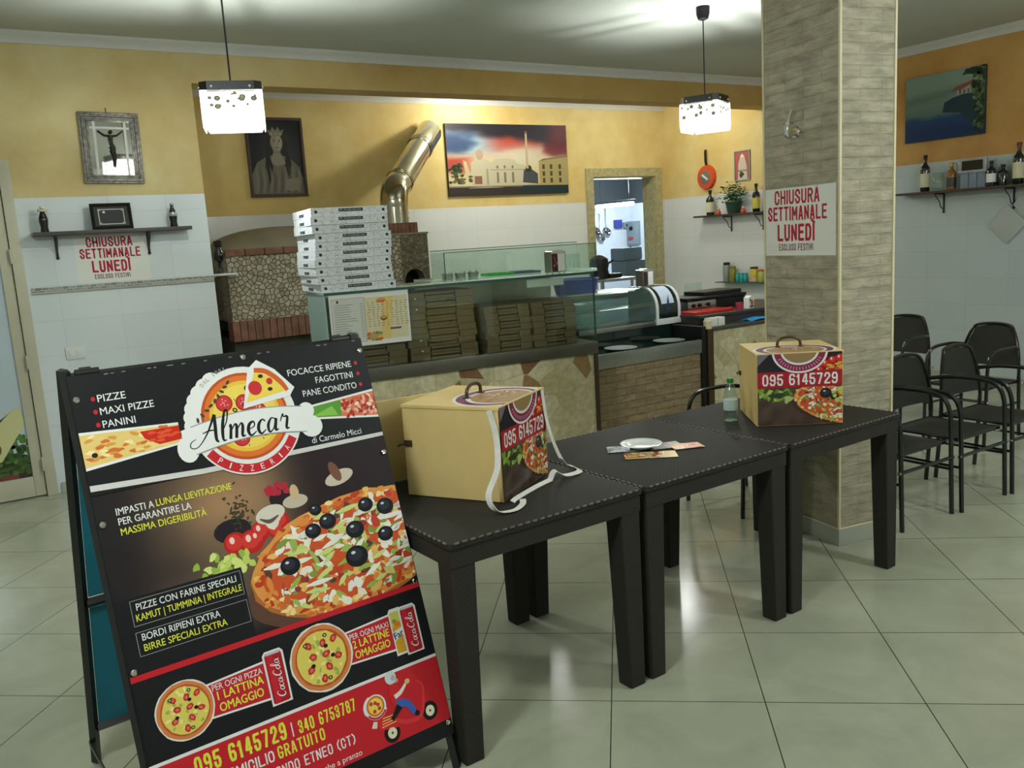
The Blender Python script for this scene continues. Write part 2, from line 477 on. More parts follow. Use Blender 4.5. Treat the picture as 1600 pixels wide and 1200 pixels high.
# ---------------------------------------------------------------- mesh building
class MB:
    def __init__(self):
        self.bm = bmesh.new()

    def box(self, x0, y0, z0, x1, y1, z1, bev=0.0, R=None, seg=2):
        c = Vector(((x0 + x1) / 2, (y0 + y1) / 2, (z0 + z1) / 2))
        m = Matrix.Translation(c) @ Matrix.Diagonal((abs(x1 - x0), abs(y1 - y0), abs(z1 - z0), 1))
        if R is not None:
            m = R @ m
        r = bmesh.ops.create_cube(self.bm, size=1.0, matrix=m)
        if bev:
            es = list({e for v in r['verts'] for e in v.link_edges})
            bmesh.ops.bevel(self.bm, geom=es, offset=bev, segments=seg, affect='EDGES', profile=0.7)
        return self

    def tube(self, pts, r, n=10, r1=None, closed=False):
        pts = [Vector(p) for p in pts]
        bm = self.bm
        rings = []
        N = len(pts)
        t0 = (pts[1] - pts[0]).normalized()
        up = Vector((0, 0, 1)) if abs(t0.z) < 0.9 else Vector((1, 0, 0))
        a = t0.cross(up).normalized()
        for i, p in enumerate(pts):
            if closed:
                t = (pts[(i + 1) % N] - pts[i - 1]).normalized()
            else:
                t = (pts[min(i + 1, N - 1)] - pts[max(i - 1, 0)]).normalized()
            a = (a - t * a.dot(t)).normalized()
            b = t.cross(a)
            rr = r if r1 is None else r + (r1 - r) * i / (N - 1)
            rings.append([bm.verts.new(p + rr * (math.cos(k * 2 * PI / n) * a + math.sin(k * 2 * PI / n) * b)) for k in range(n)])
        for i in range(N if closed else N - 1):
            A, B = rings[i], rings[(i + 1) % N]
            for k in range(n):
                bm.faces.new((A[k], A[(k + 1) % n], B[(k + 1) % n], B[k]))
        if not closed:
            bm.faces.new(rings[0][::-1])
            bm.faces.new(rings[-1])
        return self

    def ribbon(self, pts, wid, th=0.002, side=None):
        """A flat strap through pts; side = list of width directions."""
        bm = self.bm
        prev = None
        N = len(pts)
        pts = [Vector(p) for p in pts]
        first = None
        for i, p in enumerate(pts):
            t = (pts[min(i + 1, N - 1)] - pts[max(i - 1, 0)]).normalized()
            s = Vector(side[i]) if side else t.cross(Vector((0, 0, 1)))
            s = (s - t * s.dot(t)).normalized() * wid / 2
            nn = t.cross(s).normalized() * th / 2
            ring = [bm.verts.new(p - s - nn), bm.verts.new(p + s - nn), bm.verts.new(p + s + nn), bm.verts.new(p - s + nn)]
            if prev:
                for k in range(4):
                    bm.faces.new((prev[k], prev[(k + 1) % 4], ring[(k + 1) % 4], ring[k]))
            else:
                first = ring
            prev = ring
        bm.faces.new(first[::-1])
        bm.faces.new(prev)
        return self

    def lathe(self, prof, n=20, c=(0, 0, 0), R=None):
        bm = self.bm
        c = Vector(c)
        rings = []
        for r, z in prof:
            if r < 1e-5:
                p = Vector((0, 0, z))
                rings.append([bm.verts.new(c + ((R @ p) if R else p))])
            else:
                ring = []
                for k in range(n):
                    p = Vector((r * math.cos(2 * PI * k / n), r * math.sin(2 * PI * k / n), z))
                    ring.append(bm.verts.new(c + ((R @ p) if R else p)))
                rings.append(ring)
        for A, B in zip(rings, rings[1:]):
            for k in range(n):
                k2 = (k + 1) % n
                if len(A) == 1 and len(B) == 1:
                    continue
                if len(A) == 1:
                    bm.faces.new((A[0], B[k2], B[k]))
                elif len(B) == 1:
                    bm.faces.new((A[k], A[k2], B[0]))
                else:
                    bm.faces.new((A[k], A[k2], B[k2], B[k]))
        if len(rings[0]) > 1:
            bm.faces.new(rings[0][::-1])
        if len(rings[-1]) > 1:
            bm.faces.new(rings[-1])
        return self

    def prism(self, poly, lo, hi, f=None):
        """Extrude a polygon; f(a, b, h) -> xyz."""
        bm = self.bm
        f = f or (lambda a, b, h: (a, b, h))
        A = [bm.verts.new(f(a, b, lo)) for a, b in poly]
        B = [bm.verts.new(f(a, b, hi)) for a, b in poly]
        n = len(poly)
        bm.faces.new(A[::-1])
        bm.faces.new(B)
        for k in range(n):
            bm.faces.new((A[k], A[(k + 1) % n], B[(k + 1) % n], B[k]))
        return self

    def ball(self, c, r, s=(1, 1, 1), seg=14, R=None):
        m = Matrix.Translation(c) @ (R.to_4x4() if R else Matrix.Identity(4)) @ Matrix.Diagonal((*[r * k for k in s], 1))
        bmesh.ops.create_uvsphere(self.bm, u_segments=seg, v_segments=max(6, seg // 2 + 1), radius=1.0, matrix=m)
        return self

    def face(self, pts):
        self.bm.faces.new([self.bm.verts.new(p) for p in pts])
        return self

    def build(self, name, m, parent=None, smooth=True, bevel=0.0):
        bmesh.ops.recalc_face_normals(self.bm, faces=self.bm.faces[:])
        if smooth:
            for f in self.bm.faces:
                f.smooth = True
            for e in self.bm.edges:
                if len(e.link_faces) == 2 and e.calc_face_angle(0) > 0.6:
                    e.smooth = False
        me = bpy.data.meshes.new(name)
        self.bm.to_mesh(me)
        self.bm.free()
        me.materials.append(m)
        o = bpy.data.objects.new(name, me)
        COL.objects.link(o)
        if parent:
            o.parent = parent
        if bevel:
            md = o.modifiers.new('bevel', 'BEVEL')
            md.width = bevel
            md.segments = 2
            md.limit_method = 'ANGLE'
        return o


def bx(*a, **k):
    return MB().box(*a, **k)


def tag(o, label, cat, group=None):
    o['label'] = label
    o['category'] = cat
    if group:
        o['group'] = group
    return o


def thing(name, label, cat, loc=(0, 0, 0), rz=0.0, group=None):
    o = bpy.data.objects.new(name, None)
    o.empty_display_size = 0.1
    COL.objects.link(o)
    o.location = loc
    o.rotation_euler = (0, 0, rz)
    return tag(o, label, cat, group)


def struct(o):
    o['kind'] = 'structure'
    return o


def copy_tree(o, parent=None):
    c = o.copy()
    COL.objects.link(c)
    if parent:
        c.parent = parent
    for ch in list(o.children):
        copy_tree(ch, c)
    return c


def arc(c, r, a0, a1, n, f):
    return [f(c[0] + r * math.cos(a0 + (a1 - a0) * k / n), c[1] + r * math.sin(a0 + (a1 - a0) * k / n)) for k in range(n + 1)]


def catmull(P, n=6):
    out = []
    for i in range(len(P) - 1):
        p0, p1, p2, p3 = P[max(i - 1, 0)], P[i], P[i + 1], P[min(i + 2, len(P) - 1)]
        for k in range(n):
            t = k / n
            out.append(tuple(0.5 * (2 * b + (c - a) * t + (2 * a - 5 * b + 4 * c - d) * t * t + (3 * b - a - 3 * c + d) * t ** 3)
                             for a, b, c, d in zip(p0, p1, p2, p3)))
    out.append(tuple(P[-1]))
    return out


ORD = ['topmost', 'second from top', 'third from top', 'fourth from top', 'fifth from top', 'sixth from top', 'seventh from top',
       'eighth from top', 'ninth from top', 'lowest']

# ---------------------------------------------------------------- printed art
_TXT = {}


def glyphs(s, bold=0.0):
    key = (s, bold)
    if key not in _TXT:
        cu = bpy.data.curves.new('lettering', 'FONT')
        cu.body = s
        cu.size = 1.0
        cu.offset = bold
        cu.resolution_u = 3
        o = bpy.data.objects.new('lettering', cu)
        me = bpy.data.meshes.new_from_object(o)
        V = [(v.co.x, v.co.y) for v in me.vertices]
        F = [tuple(p.vertices) for p in me.polygons]
        bpy.data.objects.remove(o)
        bpy.data.curves.remove(cu)
        bpy.data.meshes.remove(me)
        _TXT[key] = (V, F)
    return _TXT[key]


CAPH = {}


def cap_height(bold):
    if bold not in CAPH:
        ys = [v[1] for v in glyphs('H', bold)[0]]
        CAPH[bold] = (min(ys), max(ys))
    return CAPH[bold]


def clip_poly(P, x0, y0, x1, y1):
    for ax, lim, sg in ((0, x0, 1), (0, x1, -1), (1, y0, 1), (1, y1, -1)):
        out = []
        for i in range(len(P)):
            a, b = P[i - 1], P[i]
            ia, ib = (a[ax] - lim) * sg >= 0, (b[ax] - lim) * sg >= 0
            if ia != ib:
                t = (lim - a[ax]) / (b[ax] - a[ax])
                out.append((a[0] + t * (b[0] - a[0]), a[1] + t * (b[1] - a[1])))
            if ib:
                out.append(b)
        P = out
        if len(P) < 3:
            return []
    return P


# condensed block capitals, drawn with a flat pen: centre lines on a unit cell
_RO = [(0, .22), (0, .78), (.22, 1), (.78, 1), (1, .78), (1, .22), (.78, 0), (.22, 0), (0, .22)]
BLOCK = {
    'A': [[(0, 0), (.42, 1), (.58, 1), (1, 0)], [(.18, .28), (.82, .28)]], 'C': [[(1, .68), (1, .78), (.78, 1), (.22, 1), (0, .78), (0, .22), (.22, 0), (.78, 0), (1, .22), (1, .32)]],
    'D': [[(0, 0), (0, 1), (.7, 1), (1, .78), (1, .22), (.7, 0), (0, 0)]], 'E': [[(1, 1), (0, 1), (0, 0), (1, 0)], [(0, .52), (.85, .52)]],
    'F': [[(1, 1), (0, 1), (0, 0)], [(0, .52), (.85, .52)]], 'G': [[(1, .76), (1, .82), (.78, 1), (.22, 1), (0, .78), (0, .22), (.22, 0), (.78, 0), (1, .22), (1, .44), (.6, .44)]],
    'H': [[(0, 0), (0, 1)], [(1, 0), (1, 1)], [(0, .5), (1, .5)]], 'I': [[(0, 0), (0, 1)]], '|': [[(0, 0), (0, 1)]], 'L': [[(0, 1), (0, 0), (1, 0)]],
    'M': [[(0, 0), (0, 1), (.5, .3), (1, 1), (1, 0)]], 'N': [[(0, 0), (0, 1), (1, 0), (1, 1)]], 'O': [_RO], 'R': [[(0, 0), (0, 1), (.75, 1), (1, .82), (1, .68), (.75, .5), (0, .5)], [(.5, .5), (1, 0)]],
    'S': [[(1, .74), (1, .8), (.78, 1), (.22, 1), (0, .8), (0, .68), (1, .32), (1, .2), (.78, 0), (.22, 0), (0, .2), (0, .26)]], 'T': [[(0, 1), (1, 1)], [(.5, 1), (.5, 0)]],
    'U': [[(0, 1), (0, .22), (.22, 0), (.78, 0), (1, .22), (1, 1)]], 'V': [[(0, 1), (.5, 0), (1, 1)]], '0': [_RO], '1': [[(0, .78), (.55, 1), (.55, 0)]],
    '2': [[(0, .72), (0, .8), (.22, 1), (.78, 1), (1, .8), (1, .66), (0, .1), (0, 0), (1, 0)]], '3': [[(0, .74), (0, .8), (.22, 1), (.78, 1), (1, .8), (1, .66), (.72, .52), (.35, .52)], [(.72, .52), (1, .38), (1, .2), (.78, 0), (.22, 0), (0, .2), (0, .26)]],
    '4': [[(.8, 0), (.8, 1), (.6, 1), (0, .26), (1, .26)]], '5': [[(.95, 1), (.06, 1), (0, .54), (.7, .6), (1, .42), (1, .2), (.78, 0), (.22, 0), (0, .2), (0, .27)]],
    '6': [[(1, .84), (.82, 1), (.22, 1), (0, .78), (0, .22), (.22, 0), (.78, 0), (1, .22), (1, .36), (.78, .54), (0, .5)]], '7': [[(0, 1), (1, 1), (.35, 0)]],
    '8': [[(.22, .52), (0, .66), (0, .82), (.22, 1), (.78, 1), (1, .82), (1, .66), (.78, .52), (.22, .52), (0, .38), (0, .18), (.22, 0), (.78, 0), (1, .18), (1, .38), (.78, .52)]],
    '9': [[(0, .16), (.18, 0), (.78, 0), (1, .22), (1, .78), (.78, 1), (.22, 1), (0, .78), (0, .64), (.22, .46), (1, .5)]],
    '(': [[(.5, 1.05), (0, .75), (0, .25), (.5, -.05)]], ')': [[(0, 1.05), (.5, .75), (.5, .25), (0, -.05)]],
}
BLOCK['Ì'] = BLOCK['I'] + [[(-.35, 1.32), (.1, 1.16)]]
NARROW = {'I': 0.0, 'Ì': 0.0, '|': 0.0, '1': .55, '(': .45, ')': .45, ' ': .35, 'M': 1.3}


class Art:
    """Flat print in its own (x, y) plane: coloured shapes stacked in hair-thin layers of ink."""
    STEP = 0.00012

    def __init__(self, seed=1):
        self.P = []
        self.rng = random.Random(seed)
        self.clip = None
        self.base = 0

    def poly(self, pts, col, layer=0):
        pts = [tuple(p) for p in pts]
        if self.clip:
            pts = clip_poly(pts, *self.clip)
            if not pts:
                return self
        z = self.STEP * (layer + self.base + 1 + self.rng.random() * 0.9)
        self.P.append((pts, [col] * len(pts), z))
        return self

    def rect(self, x0, y0, x1, y1, col, layer=0):
        return self.poly([(x0, y0), (x1, y0), (x1, y1), (x0, y1)], col, layer)

    def frame(self, x0, y0, x1, y1, t, col, layer):
        self.rect(x0, y0, x1, y0 + t, col, layer)
        self.rect(x0, y1 - t, x1, y1, col, layer)
        self.rect(x0, y0, x0 + t, y1, col, layer)
        return self.rect(x1 - t, y0, x1, y1, col, layer)

    def ell(self, cx, cy, rx, ry, col, layer=0, n=22, rot=0.0, wob=0.0):
        c, s = math.cos(rot), math.sin(rot)
        pts = []
        for k in range(n):
            q = 1 + (self.rng.uniform(-wob, wob) if wob else 0)
            x, y = rx * q * math.cos(2 * PI * k / n), ry * q * math.sin(2 * PI * k / n)
            pts.append((cx + c * x - s * y, cy + s * x + c * y))
        return self.poly(pts, col, layer)

    def stroke(self, pts, col, layer, n=5):
        """pts = (x, y, width); a pen stroke of changing width."""
        Q = catmull(pts, n)
        L, Rr = [], []
        for i, (x, y, wd) in enumerate(Q):
            a, b = Q[max(i - 1, 0)], Q[min(i + 1, len(Q) - 1)]
            dx, dy = b[0] - a[0], b[1] - a[1]
            d = math.hypot(dx, dy) or 1
            L.append((x - dy / d * wd / 2, y + dx / d * wd / 2))
            Rr.append((x + dy / d * wd / 2, y - dx / d * wd / 2))
        z = self.STEP * (layer + self.base + 1.0)
        for i in range(len(Q) - 1):
            q = [L[i], Rr[i], Rr[i + 1], L[i + 1]]
            if self.clip:
                q = clip_poly(q, *self.clip)
                if not q:
                    continue
            self.P.append((q, [col] * len(q), z + i * 2e-7))
        return self

    def text(self, s, x, y, w, h, col, layer, bold=0.0, shear=0.0, rot=0.0):
        V, F = glyphs(s)
        xs = [v[0] for v in V]
        c0, c1 = cap_height(0.0)
        sx, sy = w / (max(xs) - min(xs)), h / (c1 - c0)
        x0 = min(xs)
        c, sn = math.cos(rot), math.sin(rot)
        z = self.STEP * (layer + self.base + 1.0)
        e = bold * h                                     # heavier letters: the face is struck again to either side
        for k, (dx, dy) in enumerate(((-e, 0), (e, 0), (0, e * .7), (0, -e * .7)) if bold > 0 else ((0, 0),)):
            for f in F:
                pts = []
                for i in f:
                    yy = (V[i][1] - c0) * sy + dy
                    xx = (V[i][0] - x0) * sx + shear * yy + dx
                    pts.append((x + c * xx - sn * yy, y + sn * xx + c * yy))
                self.P.append((pts, [col] * len(pts), z + k * 1e-6))
        return self

    def block(self, s, x, y, w, h, col, layer, t=0.16, gap=0.14):
        """Condensed capitals: pen t and letter gap as shares of the height; the word fills the width w."""
        pen = t * h
        units = sum(NARROW.get(c, 1.0) for c in s)
        cell = (w - pen * len(s) - gap * h * (len(s) - 1)) / units
        hh = h - pen
        z0 = self.STEP * (layer + self.base + 1.0)
        px, k = x + pen / 2, 0
        for ch in s:
            cw = NARROW.get(ch, 1.0) * cell
            k += 1
            for line in BLOCK.get(ch, []):
                sc = cell if NARROW.get(ch, 1) in (0.0, .45) else cw
                P = [(px + a * sc, y + pen / 2 + b * hh) for a, b in line]
                for i in range(len(P) - 1):
                    (xa, ya), (xb, yb) = P[i], P[i + 1]
                    d = math.hypot(xb - xa, yb - ya) or 1
                    ux, uy = (xb - xa) / d, (yb - ya) / d
                    ea = pen * (.5 if i == 0 else .2)
                    eb = pen * (.5 if i == len(P) - 2 else .2)
                    xa, ya, xb, yb = xa - ux * ea, ya - uy * ea, xb + ux * eb, yb + uy * eb
                    nx, ny = -uy * pen / 2, ux * pen / 2
                    q = [(xa + nx, ya + ny), (xa - nx, ya - ny), (xb - nx, yb - ny), (xb + nx, yb + ny)]
                    self.P.append((q, [col] * 4, z0 + (k % 2) * 2e-6 + i * 4e-7))
            px += cw + pen + gap * h
        return self

    def arc_text(self, s, cx, cy, r, a_mid, span, h, col, layer, bold=0.0, wk=0.62, top=False):
        n = len(s)
        for i, ch in enumerate(s):
            if ch == ' ':
                continue
            a = a_mid - span / 2 + span * (i + 0.5) / n
            wd = h * (0.22 if ch in 'I1' else wk)
            if top:
                a = 2 * a_mid - a
            rot = a - PI / 2 if top else a + PI / 2
            x = cx + r * math.cos(a) - wd / 2 * math.cos(rot)
            y = cy + r * math.sin(a) - wd / 2 * math.sin(rot)
            self.text(ch, x, y, wd, h, col, layer, bold, rot=rot)
        return self

    def paint(self, x0, y0, w, h, nx, ny, f, layer=0):
        """A picture: f(u, v) -> sRGB, blended over a fine grid."""
        z = self.STEP * (layer + self.base + 1.0)
        g = [[S(*f(i / nx, j / ny)) for i in range(nx + 1)] for j in range(ny + 1)]
        for j in range(ny):
            for i in range(nx):
                xa, xb = x0 + w * i / nx, x0 + w * (i + 1) / nx
                ya, yb = y0 + h * j / ny, y0 + h * (j + 1) / ny
                self.P.append(([(xa, ya), (xb, ya), (xb, yb), (xa, yb)], [g[j][i], g[j][i + 1], g[j + 1][i + 1], g[j + 1][i]], z))
        return self

    def build(self, name, parent, mt, T=None, back=None):
        """T places the print; back = (x0, y0, x1, y1, thickness, colour, bevel) adds the sheet or board that carries it."""
        V, F, C = [], [], []
        if back:
            x0, y0, x1, y1, th, bc = back[:6]
            V += [(x0, y0, -th), (x1, y0, -th), (x1, y1, -th), (x0, y1, -th), (x0, y0, 0), (x1, y0, 0), (x1, y1, 0), (x0, y1, 0)]
            for q in ((3, 2, 1, 0), (4, 5, 6, 7), (0, 1, 5, 4), (1, 2, 6, 5), (2, 3, 7, 6), (3, 0, 4, 7)):
                F.append(q)
                C += [bc] * 4
        for pts, cols, z in self.P:
            a = sum(p[0] * q[1] - q[0] * p[1] for p, q in zip(pts, pts[1:] + pts[:1]))
            if a < 0:
                pts, cols = pts[::-1], cols[::-1]
            i0 = len(V)
            V += [(p[0], p[1], z) for p in pts]
            F.append(tuple(range(i0, i0 + len(pts))))
            C += cols
        if T is not None:
            V = [tuple(T @ Vector(v)) for v in V]
        me = bpy.data.meshes.new(name)
        me.from_pydata(V, [], F)
        me.update()
        ca = me.color_attributes.new('ink', 'FLOAT_COLOR', 'CORNER')
        flat = []
        for c in C:
            flat += list(c[:3]) + [1.0]
        ca.data.foreach_set('color', flat)
        me.materials.append(mt)
        o = bpy.data.objects.new(name, me)
        COL.objects.link(o)
        if parent:
            o.parent = parent
        return o


def frame_T(o, xd, yd):
    xd, yd = Vector(xd).normalized(), Vector(yd).normalized()
    n = xd.cross(yd)
    o = Vector(o)
    return Matrix(((xd.x, yd.x, n.x, o.x), (xd.y, yd.y, n.y, o.y), (xd.z, yd.z, n.z, o.z), (0, 0, 0, 1)))


def vn(x, y, s=0.0):
    return mnoise.noise(Vector((x, y, s)))


def mixc(a, b, t):
    t = max(0.0, min(1.0, t))
    return tuple(p + (q - p) * t for p, q in zip(a, b))


def sst(a, b, x):
    t = max(0.0, min(1.0, (x - a) / (b - a)))
    return t * t * (3 - 2 * t)


# ================================================================ the setting
struct(bx(-3.2, -2.8, -0.12, 10.3, 12.2, 0).build('floor', M['floor']))
struct(bx(-3.2, -2.8, 3.22, 8.35, 9.05, 3.36).build('ceiling', M['ceiling']))
b = MB()
b.box(0.405, 7.0, 0, 1.69, 7.28, 3.22).box(-1.3, 7.0, 2.372, 0.405, 7.28, 3.22).box(-3.2, 7.0, 0, -1.3, 7.28, 3.22)
struct(b.build('wall_left', M['wall_main'], smooth=False))
struct(bx(1.69, 7.0, 2.93, 8.1, 7.26, 3.22).build('wall_beam', M['wall_main'], smooth=False))
struct(bx(1.45, 7.28, 0, 1.69, 8.83, 3.22).build('wall_inner', M['wall_kit'], smooth=False))
b = MB()
b.box(1.45, 8.83, 0, 6.878, 9.05, 3.22).box(7.907, 8.83, 0, 8.35, 9.05, 3.22).box(6.878, 8.83, 2.322, 7.907, 9.05, 3.22)
struct(b.build('wall_back', M['wall_kit'], smooth=False))
struct(bx(8.1, -2.8, 0, 8.35, 7.0, 3.22).build('wall_right', M['wall_right'], smooth=False))
struct(bx(8.1, 7.0, 0, 8.35, 8.83, 3.22).build('wall_side', M['wall_kit'], smooth=False))
struct(bx(-3.2, -2.8, 0, 8.1, -2.6, 3.22).build('wall_rear', M['wall_plain'], smooth=False))
struct(bx(-3.2, -2.6, 0, -3.0, 7.0, 3.22).build('wall_front', M['wall_plain'], smooth=False))
# the room behind the kitchen doorway
b = MB()
b.box(5.9, 11.8, 0, 10.2, 12.0, 2.09).box(9.96, 9.05, 0, 10.2, 11.8, 2.09).box(5.7, 9.05, 0, 5.9, 12.0, 2.09)
struct(b.build('wall_outer', M['backroom'], smooth=False))
b = MB()
b.box(5.9, 11.8, 2.09, 10.2, 12.0, 2.7).box(9.96, 9.05, 2.09, 10.2, 11.8, 2.7).box(5.7, 9.05, 2.09, 5.9, 12.0, 2.7)
b.box(5.7, 9.05, 2.7, 10.2, 12.0, 2.8)
struct(b.build('ceiling_rear', M['backceil'], smooth=False))

# plaster cornices: a stepped cove along each wall top
def cornice(name, p0, p1, inward):
    p0, p1, iw = Vector(p0), Vector(p1), Vector(inward)
    prof = [(0, -0.075), (0.012, -0.075), (0.016, -0.055), (0.04, -0.03), (0.062, -0.016), (0.07, 0), (0, 0)]
    bm = MB()
    A = [bm.bm.verts.new(p0 + iw * a + Vector((0, 0, 3.22 + z))) for a, z in prof]
    B = [bm.bm.verts.new(p1 + iw * a + Vector((0, 0, 3.22 + z))) for a, z in prof]
    n = len(prof)
    for k in range(n):
        bm.bm.faces.new((A[k], A[(k + 1) % n], B[(k + 1) % n], B[k]))
    bm.bm.faces.new(A)
    bm.bm.faces.new(B[::-1])
    return struct(bm.build(name, M['cornice']))


cornice('trim_1', (-3.0, 7.0, 0), (8.1, 7.0, 0), (0, -1, 0))
cornice('trim_2', (8.1, 7.0, 0), (8.1, -2.6, 0), (-1, 0, 0))
cornice('trim_3', (1.69, 8.83, 0), (8.1, 8.83, 0), (0, -1, 0))
# mosaic strip with a small ledge on the left wall
b = MB().box(0.43, 6.992, 1.458, 1.688, 7.0, 1.492)
struct(b.build('trim_4', M['mosaic']))
struct(bx(0.43, 6.984, 1.448, 1.688, 7.0, 1.458, 0.003).build('trim_5', M['skirt']))
struct(bx(0.43, 6.986, 0, 1.69, 7.0, 0.075, 0.003).build('baseboard_left', M['skirt']))
struct(bx(8.086, -2.6, 0, 8.1, 7.0, 0.08, 0.003).build('baseboard_right', M['skirt']))
# raised diamond tile on the right wall
bq = MB().box(-0.02, -0.125, -0.125, 0.0, 0.125, 0.125, 0.008, Matrix.Translation((8.1, 4.32, 1.49)) @ Matrix.Rotation(PI / 4, 4, 'X'))
struct(bq.build('trim_7', mat('glazed_tile', S(176, 182, 176), 0.2)))
bq = MB().box(-0.02, -0.125, -0.125, 0.0, 0.125, 0.125, 0.008, Matrix.Translation((8.1, 4.10, 1.66)) @ Matrix.Rotation(PI / 4, 4, 'X'))
struct(bq.build('trim_8', bpy.data.materials['glazed_tile']))

# doorway frame of ochre marble
b = MB()
b.box(6.77, 8.80, 0, 6.878, 8.83, 2.43, 0.004).box(7.907, 8.80, 0, 8.02, 8.83, 2.43, 0.004).box(6.878, 8.80, 2.322, 7.907, 8.83, 2.43, 0.004)
b.box(6.878, 8.83, 0, 6.893, 9.05, 2.322).box(7.892, 8.83, 0, 7.907, 9.05, 2.322).box(6.893, 8.83, 2.307, 7.892, 9.05, 2.322)
struct(b.build('door_2', M['marble'], smooth=False))

# glazed door at the left: jamb, leaf, filmed pane with a food print at its foot
b = MB()
b.box(0.335, 6.965, 0, 0.405, 7.28, 2.372, 0.006).box(-1.3, 6.965, 2.312, 0.335, 7.28, 2.372, 0.006).box(-1.3, 6.965, 0, -1.24, 7.28, 2.312, 0.006)
door = struct(b.build('door_1', M['cream']))
b = MB()
b.box(0.262, 6.985, 0.01, 0.331, 7.03, 2.306, 0.006).box(-1.236, 6.985, 0.01, -1.166, 7.03, 2.306, 0.006)
b.box(-1.166, 6.985, 0.01, 0.262, 7.03, 0.155, 0.006).box(-1.166, 6.985, 2.236, 0.262, 7.03, 2.306, 0.006)
b.build('door_leaf', M['cream'], door)
bx(-1.166, 7.0, 0.155, 0.262, 7.012, 2.236).build('pane', M['doorpane'], door)
b = MB()
for z in (1.72, 0.98, 0.24):
    b.tube([(0.333, 6.962, z - 0.05), (0.333, 6.962, z + 0.05)], 0.009)
b.build('hinge', M['cream'], door)
a = Art(5)
a.clip = (0, 0, 1.42, 0.52)
dk, gr, pk = S(60, 48, 40), S(86, 118, 62), S(196, 142, 120)
a.poly([(0.5, 0), (1.42, 0), (1.42, 0.16), (1.15, 0.24), (0.9, 0.2), (0.6, 0.1)], dk, 0)
for k in range(150):
    x, y = a.rng.uniform(1.16, 1.45), a.rng.uniform(0.04, 0.36)
    if y < 0.36 - abs(x - 1.34) * 0.9:
        g = a.rng.uniform(0.6, 1.25)
        a.ell(x, y, a.rng.uniform(0.012, 0.03), a.rng.uniform(0.01, 0.024), S(72 * g, 102 * g, 50 * g), 2, 9, 0, 0.3)
a.ell(1.20, 0.02, 0.14, 0.05, S(120, 62, 60), 1)
a.poly([(1.05, 0.10), (1.14, 0.32), (1.28, 0.44), (1.40, 0.52), (1.42, 0.38), (1.36, 0.30), (1.25, 0.14)], S(206, 204, 150), 3)
a.poly([(1.10, 0.26), (1.20, 0.37), (1.36, 0.5), (1.31, 0.47), (1.18, 0.30)], S(226, 224, 178), 4)
a.ell(1.22, 0.23, 0.035, 0.05, S(112, 88, 60), 5)
a.ell(1.10, 0.20, 0.06, 0.03, pk, 4)
a.build('food_print', door, M['ink_gloss'], frame_T((-1.16, 6.9995, 0.156), (1, 0, 0), (0, 0, 1)))

# stone-clad pillar: cladding, cream corner beads, skirting
PILX, PILY = 3.516 * 1.016, 2.652 * 1.016
pil = bpy.data.objects.new('wall_pillar', None)
COL.objects.link(pil)
pil.location = (PILX, PILY, 0)
pil.rotation_euler = (0, 0, math.radians(-10))
struct(pil)
bx(0, 0, 0.09, 0.335, 0.545, 3.22).build('cladding', M['pillar'], pil, smooth=False)
for x, y in ((0, 0), (0.335, 0), (0.335, 0.545), (0, 0.545)):
    bx(x - 0.0065, y - 0.0065, 0.09, x + 0.0065, y + 0.0065, 3.22, 0.003).build('corner_bead', M['cream_trim'], pil)
bx(-0.006, -0.006, 0, 0.341, 0.551, 0.088, 0.002).build('skirting', M['skirt'], pil)
bx(-0.008, -0.008, 0.088, 0.343, 0.553, 0.094, 0.002).build('skirting_bead', M['cream_trim'], pil)


# ================================================================ pendant lamps
M['shade'] = None
m, nt, bsdf = new_mat('frosted_shade_glass')
nt.nodes.remove(bsdf)
tr = node(nt, 'ShaderNodeBsdfTransparent')
tr.inputs['Color'].default_value = (0.95, 0.95, 0.9, 1)
em = node(nt, 'ShaderNodeEmission', i_Strength=3.4)
em.inputs['Color'].default_value = (1, 0.98, 0.93, 1)
mx = node(nt, 'ShaderNodeMixShader')
mx.inputs[0].default_value = 0.25
nt.links.new(tr.outputs[0], mx.inputs[1])
nt.links.new(em.outputs[0], mx.inputs[2])
nt.links.new(mx.outputs[0], nt.nodes['Material Output'].inputs['Surface'])
M['shade'] = m


